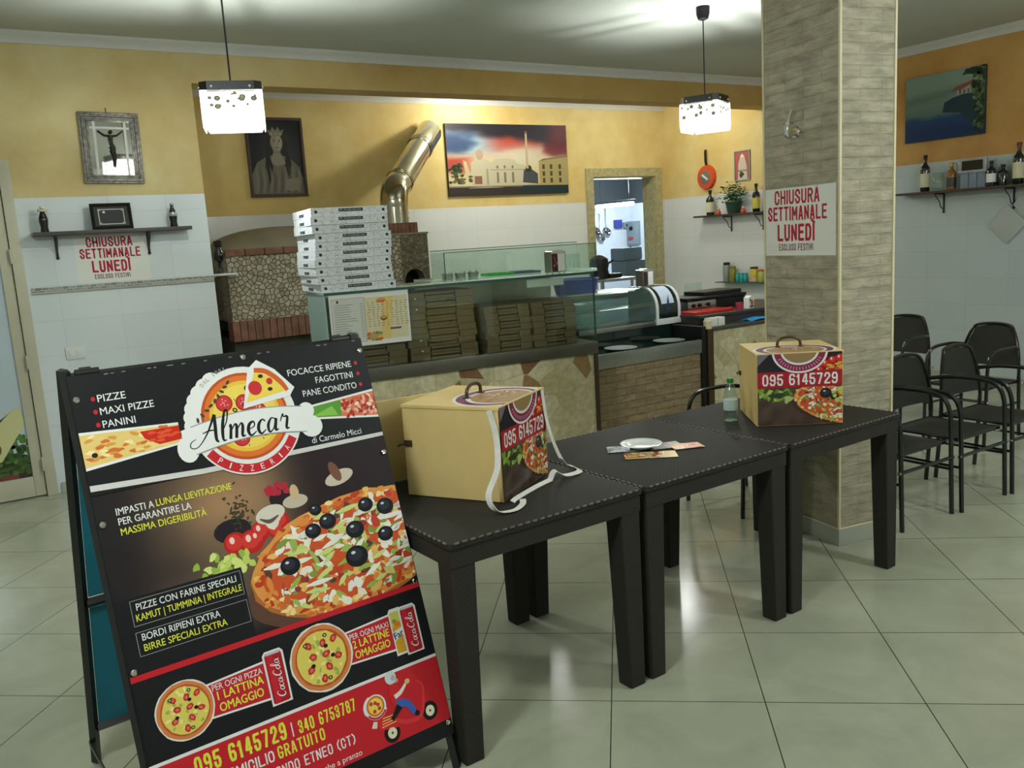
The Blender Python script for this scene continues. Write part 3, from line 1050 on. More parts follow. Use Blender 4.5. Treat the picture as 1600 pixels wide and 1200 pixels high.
def pendant(label, loc, zb, rz, seed):
    """zb = height of the shade's lower edge; a chamfered square of lit glass under a dark band, open above."""
    t = thing('pendant_lamp', label, 'lamp', (loc[0], loc[1], 3.22), rz, 'pendant lamps over the dining room')
    z0 = zb - 3.22
    t.scale = (1.22 if seed < 5 else 1.06, 1, 1)
    hw, ch = 0.134, 0.034

    def sq(s, c):
        return [(-s + c, -s), (s - c, -s), (s, -s + c), (s, s - c), (s - c, s), (-s + c, s), (-s, s - c), (-s, -s + c)]
    MB().lathe([(0.0, 0), (0.048, 0), (0.046, -0.05), (0.036, -0.085), (0.012, -0.096), (0, -0.096)], 20).build('canopy', M['black'], t)
    MB().tube([(0, 0, -0.095), (0, 0, z0 + 0.256)], 0.0042, 8).build('cord', M['black'], t)
    # dark metal band, hollow
    bm = MB()
    O, I = sq(hw + 0.004, ch), sq(hw - 0.004, ch)
    n = 8
    va = [[bm.bm.verts.new((x, y, z)) for x, y in P] for P, z in ((O, z0 + 0.19), (O, z0 + 0.248), (I, z0 + 0.248), (I, z0 + 0.19))]
    for i in range(4):
        for k in range(n):
            bm.bm.faces.new((va[i][k], va[i][(k + 1) % n], va[(i + 1) % 4][(k + 1) % n], va[(i + 1) % 4][k]))
    bm.box(-hw, -0.006, z0 + 0.242, hw, 0.006, z0 + 0.248).box(-0.006, -hw, z0 + 0.242, 0.006, hw, z0 + 0.248)
    band = bm.build('metal_band', M['black_metal'], t)
    for sx in (-1, 1):
        for sy in (-1, 1):
            MB().ball((sx * (hw - 0.05), sy * (hw + 0.005), z0 + .218), 0.007).build('stud', M['chrome'], band)
            MB().ball((sx * (hw + 0.005), sy * (hw - 0.05), z0 + .218), 0.007).build('stud', M['chrome'], band)
    # four glass panes with cut lower corners
    g = MB()
    for k in range(4):
        R = Matrix.Rotation(k * PI / 2, 4, 'Z')
        pts = [(-hw + 0.002, 0.20), (-hw - 0.004, 0.12), (-hw - 0.004, 0.035), (-hw + 0.014, 0.0), (hw - 0.014, 0.0), (hw + 0.004, 0.035), (hw + 0.004, 0.12), (hw - 0.002, 0.20)]
        g.prism(pts, -hw - 0.004, -hw + 0.001, lambda a, b_, h: tuple(R @ Vector((a, h, z0 + b_))))
    sh = g.build('shade', M['shade'], t, smooth=False)
    rng = random.Random(seed)
    for k in range(4):
        R = Matrix.Rotation(k * PI / 2, 4, 'Z')
        art = Art(seed + k)
        for q in range(16):
            x = rng.uniform(-hw + 0.015, hw - 0.02)
            y = rng.choice((0.172, 0.158, 0.14, 0.11)) + rng.uniform(-0.012, 0.012)
            r = rng.choice((0.006, 0.009, 0.014))
            art.ell(x, y, r, r, S(120, 116, 96), 0, 16)
            art.ell(x, y, r * 0.6, r * 0.6, S(196, 190, 130) if rng.random() < 0.5 else S(160, 160, 158), 1, 14)
        art.rect(-hw + .01, .1915, hw - .01, .1935, S(150, 150, 146), 0)
        art.build('dot_pattern', sh, M['ink'], R @ frame_T((0, -hw - 0.0045, z0), (1, 0, 0), (0, 0, 1)))
    MB().lathe([(0, 0.045), (0.014, 0.045), (0.014, 0.02), (0.018, 0.0), (0.03, -0.035), (0.02, -0.062), (0, -0.07)], 14, (0, 0, z0 + 0.15)).build(
        'bulb', emit_mat('lit_bulb', (1, 0.97, 0.9, 1), 8.0), t)
    MB().tube([(0, 0, z0 + 0.19), (0, 0, z0 + 0.26)], 0.016, 12).build('lamp_holder', M['black'], t)
    lamp('pendant_light', (loc[0], loc[1], zb + 0.160), PENDANT_W[seed > 5], LAMP_COL, 0.03)


pendant('white glass pendant lamp hanging in front of the crowned woman portrait', P_LEFT, 2.345, math.radians(-17), 3)
pendant('white glass pendant lamp hanging left of the stone pillar, its ceiling rose in view', P_RIGHT, 2.335, math.radians(-66), 11)


# ================================================================ tables
def make_table(label, loc, rz):
    t = thing('dining_table', label, 'table', loc, rz, 'dark rattan tables in a row')
    L, H = 0.797, 0.742
    b = MB().box(0, 0, H - 0.022, L, L, H, 0.006)
    b.build('tabletop', M['rattan'], t)
    b = MB()
    for x0, y0, x1, y1 in ((0.006, 0.006, L - 0.006, 0.03), (0.006, L - 0.03, L - 0.006, L - 0.006), (0.006, 0.03, 0.03, L - 0.03), (L - 0.03, 0.03, L - 0.006, L - 0.03)):
        b.box(x0, y0, H - 0.082, x1, y1, H - 0.022)
    b.build('apron', M['rattan'], t)
    # twisted edging all round the top
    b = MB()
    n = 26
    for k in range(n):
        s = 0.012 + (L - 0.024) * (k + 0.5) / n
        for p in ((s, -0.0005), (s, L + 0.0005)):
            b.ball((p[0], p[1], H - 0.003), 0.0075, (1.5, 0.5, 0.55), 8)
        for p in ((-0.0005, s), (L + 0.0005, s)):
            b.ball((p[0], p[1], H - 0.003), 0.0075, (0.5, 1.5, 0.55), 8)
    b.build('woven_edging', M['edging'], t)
    for ix in (0, 1):
        for iy in (0, 1):
            bm = MB()
            w0, w1 = 0.088, 0.07
            cx, cy = (0.008, L - 0.008)[ix], (0.008, L - 0.008)[iy]
            sx, sy = (1, -1)[ix], (1, -1)[iy]

            def ring(wd, z):
                return [bm.bm.verts.new((cx + sx * a * wd, cy + sy * c * wd, z)) for a, c in ((0, 0), (1, 0), (1, 1), (0, 1))]
            A, B = ring(w1, 0.0), ring(w0, H - 0.022)
            for k in range(4):
                bm.bm.faces.new((A[k], A[(k + 1) % 4], B[(k + 1) % 4], B[k]))
            bm.bm.faces.new(A)
            bm.bm.faces.new(B)
            bm.build('leg', M['rattan'], t, bevel=0.005)
    return t


TR = math.radians(2.95)
make_table('dark rattan table nearest the sign, carrying the box with a strap', (1.132, 2.228, 0), TR)
make_table('dark rattan table in the middle, carrying the white plate and leaflets', (1.132 + 0.8145, 2.228 + 0.042, 0), TR)
make_table('dark rattan table beside the pillar, carrying the box without a strap', (1.132 + 1.629, 2.228 + 0.084, 0), TR)


# ================================================================ armchairs
def make_chair():
    t = thing('armchair', 'x', 'chair', (0, 0, 0), 0)
    R = 0.0125
    W = 0.225
    # woven seat on a tube frame
    b = MB()
    n = 8
    for j in range(n):
        for i in range(n):
            def P(i_, j_):
                u, v = i_ / n, j_ / n
                return Vector((-0.205 + 0.41 * u, -0.205 + 0.40 * v, 0.405 - 0.016 * math.sin(PI * u) * math.sin(PI * v)))
            b.face([P(i, j), P(i + 1, j), P(i + 1, j + 1), P(i, j + 1)])
            b.face([P(i, j + 1) - Vector((0, 0, .012)), P(i + 1, j + 1) - Vector((0, 0, .012)), P(i + 1, j) - Vector((0, 0, .012)), P(i, j) - Vector((0, 0, .012))])
    bmesh.ops.remove_doubles(b.bm, verts=b.bm.verts, dist=1e-5)
    seat = b.build('seat', M['chairweave'], t)
    MB().tube([(-0.21, -0.21, 0.4), (0.21, -0.21, 0.4), (0.21, 0.2, 0.4), (-0.21, 0.2, 0.4)], 0.011, 8, closed=True).build('seat_frame', M['tube'], seat)
    # backrest: woven panel in a bowed tube
    bk = MB()
    for i in range(8):
        def Q(i_, v):
            u = i_ / 8 * 2 - 1
            wd = 0.205 - 0.075 * v * v
            z = 0.50 + 0.295 * v - 0.02 * u * u * v
            return Vector((u * wd, 0.20 + 0.035 * v + 0.025 * (1 - u * u), z))
        for v0, v1 in ((0, .33), (.33, .66), (.66, 1.0)):
            bk.face([Q(i, v0), Q(i + 1, v0), Q(i + 1, v1), Q(i, v1)])
            o = Vector((0, 0.012, 0))
            bk.face([Q(i, v1) + o, Q(i + 1, v1) + o, Q(i + 1, v0) + o, Q(i, v0) + o])
    bmesh.ops.remove_doubles(bk.bm, verts=bk.bm.verts, dist=1e-5)
    back = bk.build('backrest', M['chairweave'], t)
    pts = [(-0.212, 0.2, 0.42), (-0.212, 0.2, 0.5), (-0.195, 0.212, 0.64), (-0.152, 0.232, 0.76), (-0.11, 0.25, 0.795), (0, 0.262, 0.805),
           (0.11, 0.25, 0.795), (0.152, 0.232, 0.76), (0.195, 0.212, 0.64), (0.212, 0.2, 0.5), (0.212, 0.2, 0.42)]
    MB().tube(catmull(pts, 4), 0.0115, 8).build('back_frame', M['tube'], back)
    for s in (-1, 1):
        MB().tube([(s * W, -0.25, 0), (s * W, -0.243, 0.2), (s * W, -0.235, 0.46)], R, 10).build('leg', M['tube'], t)
        MB().tube([(s * 0.215, 0.225, 0), (s * 0.214, 0.21, 0.2), (s * 0.212, 0.2, 0.44)], R, 10).build('leg', M['tube'], t)
        ar = catmull([(s * W, -0.235, 0.455), (s * W, -0.228, 0.56), (s * W, -0.19, 0.635), (s * W, -0.10, 0.662), (s * W, 0.08, 0.662), (s * 0.198, 0.205, 0.645)], 5)
        MB().tube(ar, R, 10).build('armrest', M['tube'], t)
        MB().tube([(s * W, -0.242, 0.25), (s * 0.214, 0.225, 0.25)], 0.008, 8).build('stretcher', M['tube'], t)
    b = MB().tube([(-W, -0.24, 0.315), (W, -0.24, 0.315)], 0.010, 8)
    b.build('stretcher', M['tube'], t)
    b = MB()
    for s in (-1, 1):
        for z, y in ((0.39, 0.21), (0.315, -0.24)):
            b.tube([(s * (W + 0.011), y, z), (s * (W + 0.019), y, z)], 0.010, 8)
    b.build('bolt_cap', M['chrome'], t)
    return t


CH = [((4.197, 2.86), 0, 'dark armchair right beside the stone pillar in the front row'),
      ((4.698, 2.84), 1, 'dark armchair in the front row, second from the stone pillar'),
      ((5.205, 2.83), 0, 'dark armchair in the front row, third from the stone pillar'),
      ((6.12, 3.47), -90, 'dark armchair with its wide back towards the right wall, right of the front row'),
      ((6.36, 4.30), -86, 'dark armchair showing only its back beside the pillar edge, furthest into the corner'),
      ((6.98, 3.02), -90, 'dark armchair against the right wall, cut by the right edge of the picture'),
      ((3.80, 3.525), -92, 'dark armchair behind the row of tables with one armrest showing left of the bottle')]
ch0 = make_chair()
for k, (xy, rz, lb) in enumerate(CH):
    o = ch0 if k == 0 else copy_tree(ch0)
    o.location = (xy[0], xy[1], 0)
    o.rotation_euler = (0, 0, math.radians(rz))
    o['label'] = lb
    o['group'] = 'dark armchairs'


# ================================================================ printed pizza pictures
def pizza_round(a, cx, cy, r, layer, toppings=True):
    """A whole pizza seen from above, drawn flat with a white cut-out edge."""
    a.ell(cx, cy, r, r * 1.0, S(226, 222, 212), layer, 34, 0, 0.012)
    a.ell(cx, cy, r * 0.95, r * 0.95, S(212, 128, 72), layer + 1, 34, 0, 0.015)
    a.ell(cx, cy, r * 0.84, r * 0.84, S(190, 84, 42), layer + 2, 32, 0, 0.015)
    a.ell(cx, cy, r * 0.78, r * 0.78, S(222, 204, 96), layer + 3, 32, 0, 0.02)
    rg = a.rng
    for k in range(26):
        an, d = rg.uniform(0, 2 * PI), r * 0.7 * math.sqrt(rg.random())
        a.ell(cx + d * math.cos(an), cy + d * math.sin(an), r * rg.uniform(.05, .1), r * rg.uniform(.03, .07), S(158, 178, 84) if k % 2 else S(236, 226, 150), layer + 4, 10, an, 0.3)
    for k in range(9):
        an, d = k * 2.4 + 0.4, r * 0.66 * math.sqrt((k + .6) / 9)
        x, y = cx + d * math.cos(an), cy + d * math.sin(an)
        a.ell(x, y, r * .13, r * .10, S(190, 48, 40), layer + 5, 12, an, 0.12)
        a.ell(x, y, r * .07, r * .05, S(222, 110, 92), layer + 6, 9, an, 0.2)
    for k in range(6):
        an, d = k * 1.3 + 1.0, r * (0.35 + 0.3 * (k % 2))
        x, y = cx + d * math.cos(an), cy + d * math.sin(an)
        a.ell(x, y, r * .07, r * .06, S(26, 26, 24), layer + 7, 12)
        if k % 2:
            a.ell(x, y, r * .035, r * .03, S(196, 200, 120), layer + 8, 10)


def pizza_photo(a, cx, cy, rx, ry, rot, layer, n=240, big=1.0):
    """Photograph-like pizza in perspective, loaded with olives, salad and cheese."""
    rg = a.rng
    c, s = math.cos(rot), math.sin(rot)

    def P(u, v):
        x, y = rx * u, ry * v
        return cx + c * x - s * y, cy + s * x + c * y
    a.ell(cx + 0.0 * rx, cy - 0.05 * ry, rx * 1.0, ry * 1.0, S(176, 104, 48), layer, 44, rot, 0.015)
    a.ell(cx, cy, rx * 0.985, ry * 0.985, S(220, 150, 74), layer + 1, 44, rot, 0.02)
    a.ell(cx, cy + 0.01 * ry, rx * 0.9, ry * 0.88, S(204, 84, 40), layer + 2, 44, rot, 0.03)
    for k in range(int(n * 0.55)):
        an = rg.uniform(0, 2 * PI)
        d = rg.uniform(0.84, 0.98)
        x, y = P(d * math.cos(an), d * math.sin(an))
        q = rg.choice(((236, 188, 104), (214, 110, 50), (244, 214, 150), (190, 62, 30), (226, 142, 60)))
        a.ell(x, y, rx * rg.uniform(.02, .05), ry * rg.uniform(.03, .06), S(*q), layer + 3, 8, rot, 0.3)
    cols = ((196, 66, 40), (224, 136, 60), (232, 226, 206), (158, 180, 84), (204, 206, 120), (238, 234, 222), (206, 100, 52), (128, 150, 62), (150, 56, 44), (232, 184, 100), (236, 230, 214), (90, 62, 48))
    for k in range(n):
        an, d = rg.uniform(0, 2 * PI), 0.86 * math.sqrt(rg.random())
        x, y = P(d * math.cos(an), d * math.sin(an))
        a.ell(x, y, rx * rg.uniform(.025, .075), ry * rg.uniform(.03, .09), S(*rg.choice(cols)), layer + 4 + k % 3, 9, rg.uniform(0, 3), 0.35)
    for k in range(int(n * 0.2)):
        an, d = rg.uniform(0, 2 * PI), 0.8 * math.sqrt(rg.random())
        x, y = P(d * math.cos(an), d * math.sin(an))
        q = rg.choice(((206, 214, 132), (234, 230, 216), (150, 178, 76), (236, 232, 222)))
        L = rx * rg.uniform(.05, .13)
        t = rg.uniform(-0.2, 1.1)
        a.stroke([(x - L * math.cos(t), y - L * .6 * math.sin(t), rx * .01), (x, y, rx * .045), (x + L * math.cos(t), y + L * .6 * math.sin(t), rx * .01)], S(*q), layer + 7, 3)
    return P


def olive(a, x, y, r, layer):
    a.ell(x, y, r, r * 0.86, S(22, 23, 28), layer, 18)
    a.ell(x - r * .1, y + r * .15, r * .62, r * .5, S(44, 46, 56), layer + 1, 14)
    a.ell(x - r * .25, y + r * .35, r * .2, r * .13, S(206, 210, 216), layer + 2, 10)


def tomato(a, x, y, r, layer):
    a.ell(x, y, r, r * .95, S(186, 34, 30), layer, 18)
    a.ell(x - r * .1, y + r * .1, r * .7, r * .66, S(212, 56, 46), layer + 1, 16)
    a.ell(x - r * .25, y + r * .3, r * .22, r * .3, S(244, 206, 200), layer + 2, 10)


def logo(a, cx, cy, r, layer, small=False):
    """Round pizzeria badge: pizza, lifted slice, name banner and red ribbon."""
    wh = S(228, 226, 222)
    a.ell(cx, cy, r * 1.17, r * 1.17, wh, layer, 40)
    for k in range(9):                                   # lobed outline of flour puffs at the upper left
        an = 2.1 + k * 0.17
        a.ell(cx + r * 1.16 * math.cos(an), cy + r * 1.1 * math.sin(an), r * .2, r * .18, wh, layer, 16)
    a.ell(cx, cy + r * .05, r * 0.98, r * 0.98, S(192, 78, 34), layer + 1, 40)
    a.ell(cx, cy + r * .05, r * 0.92, r * 0.92, S(220, 116, 44), layer + 2, 40)
    a.ell(cx, cy + r * .05, r * 0.80, r * 0.80, S(232, 190, 66), layer + 3, 40)
    a.ell(cx, cy + r * .05, r * 0.72, r * 0.72, S(236, 208, 92), layer + 4, 36)
    rg = random.Random(4)
    for dx, dy in ((-.42, .40), (.02, .35), (-.2, -.42), (.36, -.28), (.30, .12)):
        x, y = cx + dx * r, cy + dy * r
        a.ell(x, y, r * .19, r * .19, S(176, 34, 42), layer + 5, 20)
        a.ell(x, y, r * .16, r * .16, S(204, 56, 58), layer + 6, 18)
        if not small:
            for q in range(7):
                a.ell(x + r * .1 * math.cos(q * 2.4) * (q / 7) ** .5, y + r * .1 * math.sin(q * 2.4) * (q / 7) ** .5, r * .018, r * .018, S(236, 160, 150), layer + 7, 7)
    if not small:
        for k in range(8):
            an = rg.uniform(0, 2 * PI)
            d = r * rg.uniform(.2, .66)
            x, y = cx + d * math.cos(an), cy + r * .05 + d * math.sin(an)
            a.ell(x, y, r * .06, r * .05, S(42, 34, 24), layer + 6, 12, an)
            a.ell(x, y, r * .03, r * .02, S(236, 208, 92), layer + 7, 9, an)
        for k in range(22):
            an = rg.uniform(0, 2 * PI)
            d = r * rg.uniform(.1, .7)
            a.ell(cx + d * math.cos(an), cy + d * math.sin(an), r * .035, r * .012, S(96, 128, 40), layer + 6, 7, an)
    # red ribbon under the pizza
    rd = S(196, 36, 44)
    pts = []
    for k in range(15):
        an = math.radians(203 + 134 * k / 14)
        pts.append((cx + r * 1.13 * math.cos(an), cy + r * 1.13 * math.sin(an), r * .27))
    a.stroke(pts, wh, layer + 5, 2)
    a.stroke([(x, y, r * .2) for x, y, _ in pts[1:-1]], rd, layer + 6, 2)
    if not small:
        a.arc_text('PIZZERIA', cx, cy, r * 1.19, math.radians(270), math.radians(98), r * .13, wh, layer + 8)


SC = {}
SC['A'] = [[(0.02, .22, .02), (-.12, .12, .03), (-.1, -.04, .035), (.1, -.04, .03), (.34, .35, .05), (.52, .92, .09)], [(.52, .92, .10), (.56, .5, .11), (.60, .1, .10), (.68, 0, .05)], [(.20, .36, .03), (.42, .42, .05), (.62, .38, .03)]]
SC['l'] = [[(0, .25, .03), (.14, .62, .04), (.16, .95, .05), (.08, .98, .06), (.03, .5, .11), (.06, .05, .08), (.16, .02, .03)]]
SC['m'] = [[(0, .42, .03), (.05, .48, .08), (.05, .02, .10)], [(.05, .25, .03), (.16, .48, .05), (.22, .40, .10), (.22, .02, .10)], [(.22, .25, .03), (.34, .48, .05), (.40, .38, .10), (.40, .06, .09), (.5, .06, .03)]]
SC['e'] = [[(.02, .22, .03), (.2, .30, .04), (.18, .46, .06), (.06, .40, .10), (.03, .18, .11), (.12, .01, .07), (.28, .12, .03)]]
SC['c'] = [[(.22, .40, .06), (.14, .48, .05), (.04, .36, .10), (.03, .15, .11), (.12, .01, .07), (.26, .12, .03)]]
SC['a'] = [[(.24, .42, .04), (.12, .47, .05), (.03, .25, .10), (.08, .01, .07), (.2, .12, .04), (.27, .44, .09)], [(.27, .44, .10), (.26, .06, .10), (.36, .06, .03)]]
SC['r'] = [[(0, .30, .03), (.08, .54, .06), (.10, .44, .04), (.22, .42, .09), (.20, .05, .09), (.30, .04, .03)]]
SC['C'] = [[(.40, .74, .06), (.30, .92, .06), (.1, .7, .11), (.02, .35, .13), (.12, .02, .09), (.34, .1, .05)]]
SC['o'] = [[(.14, .47, .05), (.03, .3, .10), (.08, .02, .07), (.22, .1, .09), (.25, .38, .07), (.14, .47, .05)]]
SC['-'] = [[(0, .2, .05), (.12, .22, .06)]]


def script(a, word, adv, x, y, h, col, layer, rot=0.0, slant=0.18, k=1.0, bold=1.0):
    """Brush lettering drawn stroke by stroke."""
    c, s = math.cos(rot), math.sin(rot)
    px = 0
    for ch, ad in zip(word, adv):
        for st in SC[ch]:
            pts = []
            for u, v, wd in st:
                lx, ly = (px + u * k + slant * v) * h, v * h
                pts.append((x + c * lx - s * ly, y + s * lx + c * ly, wd * h * bold))
            a.stroke(pts, col, layer, 4)
        px += ad * k


def can(a, x0, y0, w, h, lean, layer, kind):
    """A drinks can printed on the board; lean shifts its top sideways."""
    def q(u, v):
        return (x0 + u * w + lean * v * h, y0 + v * h)
    wh = S(226, 224, 220)
    a.poly([q(-.1, -.03), q(1.1, -.03), q(1.12, .97), q(.95, 1.04), q(.05, 1.04), q(-.12, .97)], wh, layer)
    if kind == 'red':
        a.poly([q(0, .02), q(.12, 0), q(.88, 0), q(1, .02), q(1, .94), q(.9, 1), q(.1, 1), q(0, .94)], S(170, 26, 40), layer + 1)
        a.poly([q(.12, .02), q(.45, .02), q(.45, .96), q(.12, .96)], S(196, 36, 48), layer + 2)
        a.poly([q(.08, .955), q(.92, .955), q(.88, 1.0), q(.12, 1.0)], S(190, 190, 192), layer + 3)
        ang = PI / 2 - lean * 0.6
        script(a, 'Coca-Cola', (.42, .27, .27, .33, .16, .42, .27, .16, .3), q(.78, .1)[0], q(.78, .1)[1], w * .52, S(232, 230, 228), layer + 4, ang, 0.1, h * .285 / (w * .52), 1.05)
    else:
        a.poly([q(0, .02), q(1, .02), q(1, .96), q(0, .96)], S(214, 160, 44), layer + 1)
        a.poly([q(0, .62), q(1, .70), q(1, .96), q(0, .96)], S(206, 196, 96), layer + 2)
        a.ell(*q(.5, .68), w * .3, h * .06, S(226, 128, 38), layer + 3, 14)
        a.ell(*q(.3, .75), w * .2, h * .05, S(120, 150, 62), layer + 3, 10)
        a.poly([q(0, .30), q(1, .42), q(1, .60), q(0, .52)], S(226, 224, 214), layer + 4)
        a.text('Fan', *q(.06, .34), w * .9, h * .15, S(28, 40, 110), layer + 5, 0.03, rot=0.22)


# ================================================================ folding pavement sign
SA = math.radians(5.5)
sign = thing('sandwich_board', 'black folding pavement sign with large printed pizza poster standing in the foreground', 'sign', (0.245, 2.150, 0), SA)
TILT = math.radians(17.536)
ct, st_ = math.cos(TILT), math.sin(TILT)
PT = frame_T((0, 0, 0), (1, 0, 0), (0, st_, ct))
W0, W1, V0, V1 = 0.004, 0.882, 0.118, 1.408
BLK, WH, YEL, RED = S(24, 24, 27), S(228, 228, 226), S(222, 220, 70), S(196, 34, 44)
a = Art(8)
a.clip = (W0, V0, W1, V1)
# photographic middle: brown table in the glow of an oven
def photo(u, v):
    n = vn(u * 5, v * 7, 2) * 0.5 + vn(u * 16, v * 3, 5) * 0.3
    c = mixc((40, 32, 32), (112, 92, 72), sst(0, .45, u) * sst(0.05, .5, v) * 1.0 + n * .18)
    c = mixc(c, (168, 128, 92), math.exp(-((u - .40) ** 2 / .03 + (v - .80) ** 2 / .04)) * .95)
    c = mixc(c, (148, 130, 106), math.exp(-((u - .22) ** 2 / .03 + (v - .22) ** 2 / .02)) * .85)
    c = mixc(c, (38, 26, 28), sst(.5, .72, u) * sst(.35, .6, v))
    c = mixc(c, (28, 26, 30), sst(.55, .8, u) * (1 - sst(.3, .55, v)))
    c = mixc(c, (30, 28, 32), (1 - sst(0, .16, u)) * .75)
    return mixc(c, (28, 28, 32), 1 - sst(0.0, .06, v))


a.paint(W0, 0.60, W1 - W0, 0.485, 44, 30, photo, 0)
# thyme pot, tomatoes, mushrooms, salad
a.ell(0.345, 0.905, 0.055, 0.034, S(34, 28, 34), 2, 16)
for k in range(60):
    x, y = a.rng.gauss(0.375, 0.022), a.rng.gauss(0.955, 0.022)
    a.ell(x, y, .006, .003, S(62, 56, 36), 2, 6, a.rng.uniform(0, 3))
a.ell(0.50, 0.965, 0.032, 0.034, S(40, 24, 30), 2, 14)
for k in range(12):
    a.ell(0.50 + a.rng.uniform(-.035, .03), 0.992 + a.rng.uniform(-.014, .016), .011, .009, S(178, 40, 58), 3, 8)
for x, y, r in ((0.425, 0.885, .03), (.455, .895, .028), (.41, .868, .026), (.47, .878, .028), (.345, .868, .034), (.392, .862, .036), (.49, .90, .026)):
    tomato(a, x, y, r, 3)
for k in range(46):
    a.ell(a.rng.gauss(.315, .032), a.rng.gauss(.812, .017), .014, .009, S(*a.rng.choice(((190, 206, 96), (150, 178, 70), (212, 222, 130)))), 5, 8, a.rng.uniform(0, 3), .3)
a.ell(0.462, 0.925, 0.046, 0.026, S(214, 206, 190), 6, 20, .15)
a.ell(0.462, 0.908, 0.022, 0.028, S(222, 214, 200), 6, 14)
a.stroke([(.428, .918, .004), (.455, .905, .012), (.485, .917, .004)], S(96, 78, 66), 7)
a.ell(0.545, 0.945, 0.040, 0.020, S(196, 182, 160), 6, 18)
a.ell(0.548, 0.972, 0.014, 0.024, S(206, 176, 132), 7, 12)
a.ell(0.70, 0.985, 0.05, 0.022, S(206, 188, 170), 6, 18, .2)
a.ell(0.69, 1.005, 0.016, 0.034, S(122, 80, 62), 7, 12, .35)
# wooden board and the big pizza
a.ell(0.56, 0.665, 0.225, 0.095, S(96, 64, 52), 6, 30, -.1)
a.base = 7
P = pizza_photo(a, 0.702, 0.762, 0.343, 0.168, 0.10, 0, 300)
for x, y, r in ((.578, .845, .026), (.63, .862, .028), (.712, .816, .031), (.698, .735, .038), (.486, .764, .031), (.81, .778, .027), (.765, .882, .026), (.83, .862, .03), (.60, .905, .02)):
    olive(a, x, y, r, 9)
a.base = 0
# black blocks and white rules
a.rect(W0, V0, W1, 0.602, BLK, 20)
a.rect(W0, 0.598, 0.345, 0.80, BLK, 8)
a.rect(W0, 1.084, W1, V1, BLK, 20)
a.rect(W0, 0.586, W1, 0.602, RED, 21)
a.poly([(W0, 1.096), (.30, 1.082), (.62, 1.082), (W1, 1.084), (W1, 1.096), (.62, 1.096), (.30, 1.097), (W0, 1.112)], S(206, 204, 198), 21)
# pizza strips across the top block
def strip(u, v):
    n = vn(u * 9, v * 9, 3)
    c = mixc((226, 190, 104), (240, 224, 170), .5 + n * .9)
    c = mixc(c, (198, 40, 28), sst(.62, .74, u + vn(u * 14, v * 8, 1) * .1) * sst(.2, .45, v) * .95)
    c = mixc(c, (176, 84, 30), (1 - sst(0, .1, u)) * .9)
    return c


sx = Art(21)
a.poly([(W0, 1.152), (.26, 1.178), (.26, 1.240), (W0, 1.256)], WH, 21)
a.poly([(W0, 1.160), (.26, 1.184), (.26, 1.234), (W0, 1.249)], S(226, 196, 118), 22)
for k in range(60):
    x = a.rng.uniform(.012, .25)
    y = a.rng.uniform(1.172 + x * .05, 1.242 - x * .03)
    q = a.rng.choice(((240, 222, 160), (214, 150, 70), (236, 206, 128), (206, 110, 46)))
    a.ell(x, y, .012, .005, S(*q), 23, 8, a.rng.uniform(-.4, .4), .3)
a.poly([(.155, 1.232), (.26, 1.231), (.26, 1.192), (.20, 1.188), (.165, 1.21)], S(200, 38, 26), 24)
for k in range(14):
    a.ell(a.rng.uniform(.18, .255), a.rng.uniform(1.198, 1.226), .012, .004, S(222, 84, 44), 25, 7, 0, .3)
a.ell(.032, 1.19, .008, .007, S(40, 30, 30), 25, 10)
a.poly([(.62, 1.182), (W1, 1.146), (W1, 1.240), (.62, 1.218)], WH, 21)
a.poly([(.62, 1.188), (W1, 1.153), (W1, 1.233), (.62, 1.212)], S(214, 120, 84), 22)
a.poly([(.62, 1.186), (.755, 1.172), (.765, 1.222), (.62, 1.212)], S(86, 150, 52), 23)
a.poly([(.66, 1.186), (.745, 1.176), (.73, 1.208)], S(130, 186, 76), 24)
for k in range(70):
    x = a.rng.uniform(.765, .88)
    y = a.rng.uniform(1.166, 1.222)
    q = a.rng.choice(((196, 58, 36), (226, 176, 150), (206, 96, 60), (236, 214, 190), (170, 40, 30)))
    a.ell(x, y, .009, .006, S(*q), 24, 8, a.rng.uniform(0, 3), .3)
# lists of dishes
for s, x, y, wd in (('PIZZE', .067, 1.331, .072), ('MAXI PIZZE', .067, 1.295, .140), ('PANINI', .067, 1.259, .084)):
    a.text(s, x, y, wd, .0195, WH, 22, 0.004)
    a.ell(.056, y + .010, .0055, .0065, RED, 22, 14)
for s, x, y, wd in (('FOCACCE RIPIENE', .611, 1.322, .217), ('FAGOTTINI', .696, 1.287, .129), ('PANE CONDITO', .645, 1.251, .185)):
    a.text(s, x, y, wd, .0195, WH, 22, 0.004)
    a.ell(.845, y + .010, .0055, .0065, RED, 22, 14)
a.text('di Carmelo Micci', .639, 1.104, .170, .0185, WH, 22, 0.0)
# slogans
a.text('IMPASTI A', .054, 1.021, .098, .0185, WH, 9, 0.012)
a.text('LUNGA LIEVITAZIONE', .158, 1.022, .210, .0185, YEL, 9, 0.012)
a.text('PER GARANTIRE LA', .055, .994, .192, .0185, WH, 9, 0.012)
a.text('MASSIMA DIGERIBILITÀ', .056, .966, .228, .0185, YEL, 9, 0.012)
a.frame(.040, .724, .339, .792, .0015, S(150, 150, 150), 10)
a.frame(.039, .645, .341, .7085, .0015, S(150, 150, 150), 10)
a.text('PIZZE CON FARINE SPECIALI', .054, .764, .270, .018, WH, 10, 0.010)
a.text('KAMUT | TUMMINIA | INTEGRALE', .049, .736, .285, .018, YEL, 10, 0.010)
a.text('BORDI RIPIENI EXTRA', .053, .684, .208, .018, WH, 10, 0.010)
a.text('BIRRE SPECIALI EXTRA', .053, .656, .222, .018, YEL, 10, 0.010)
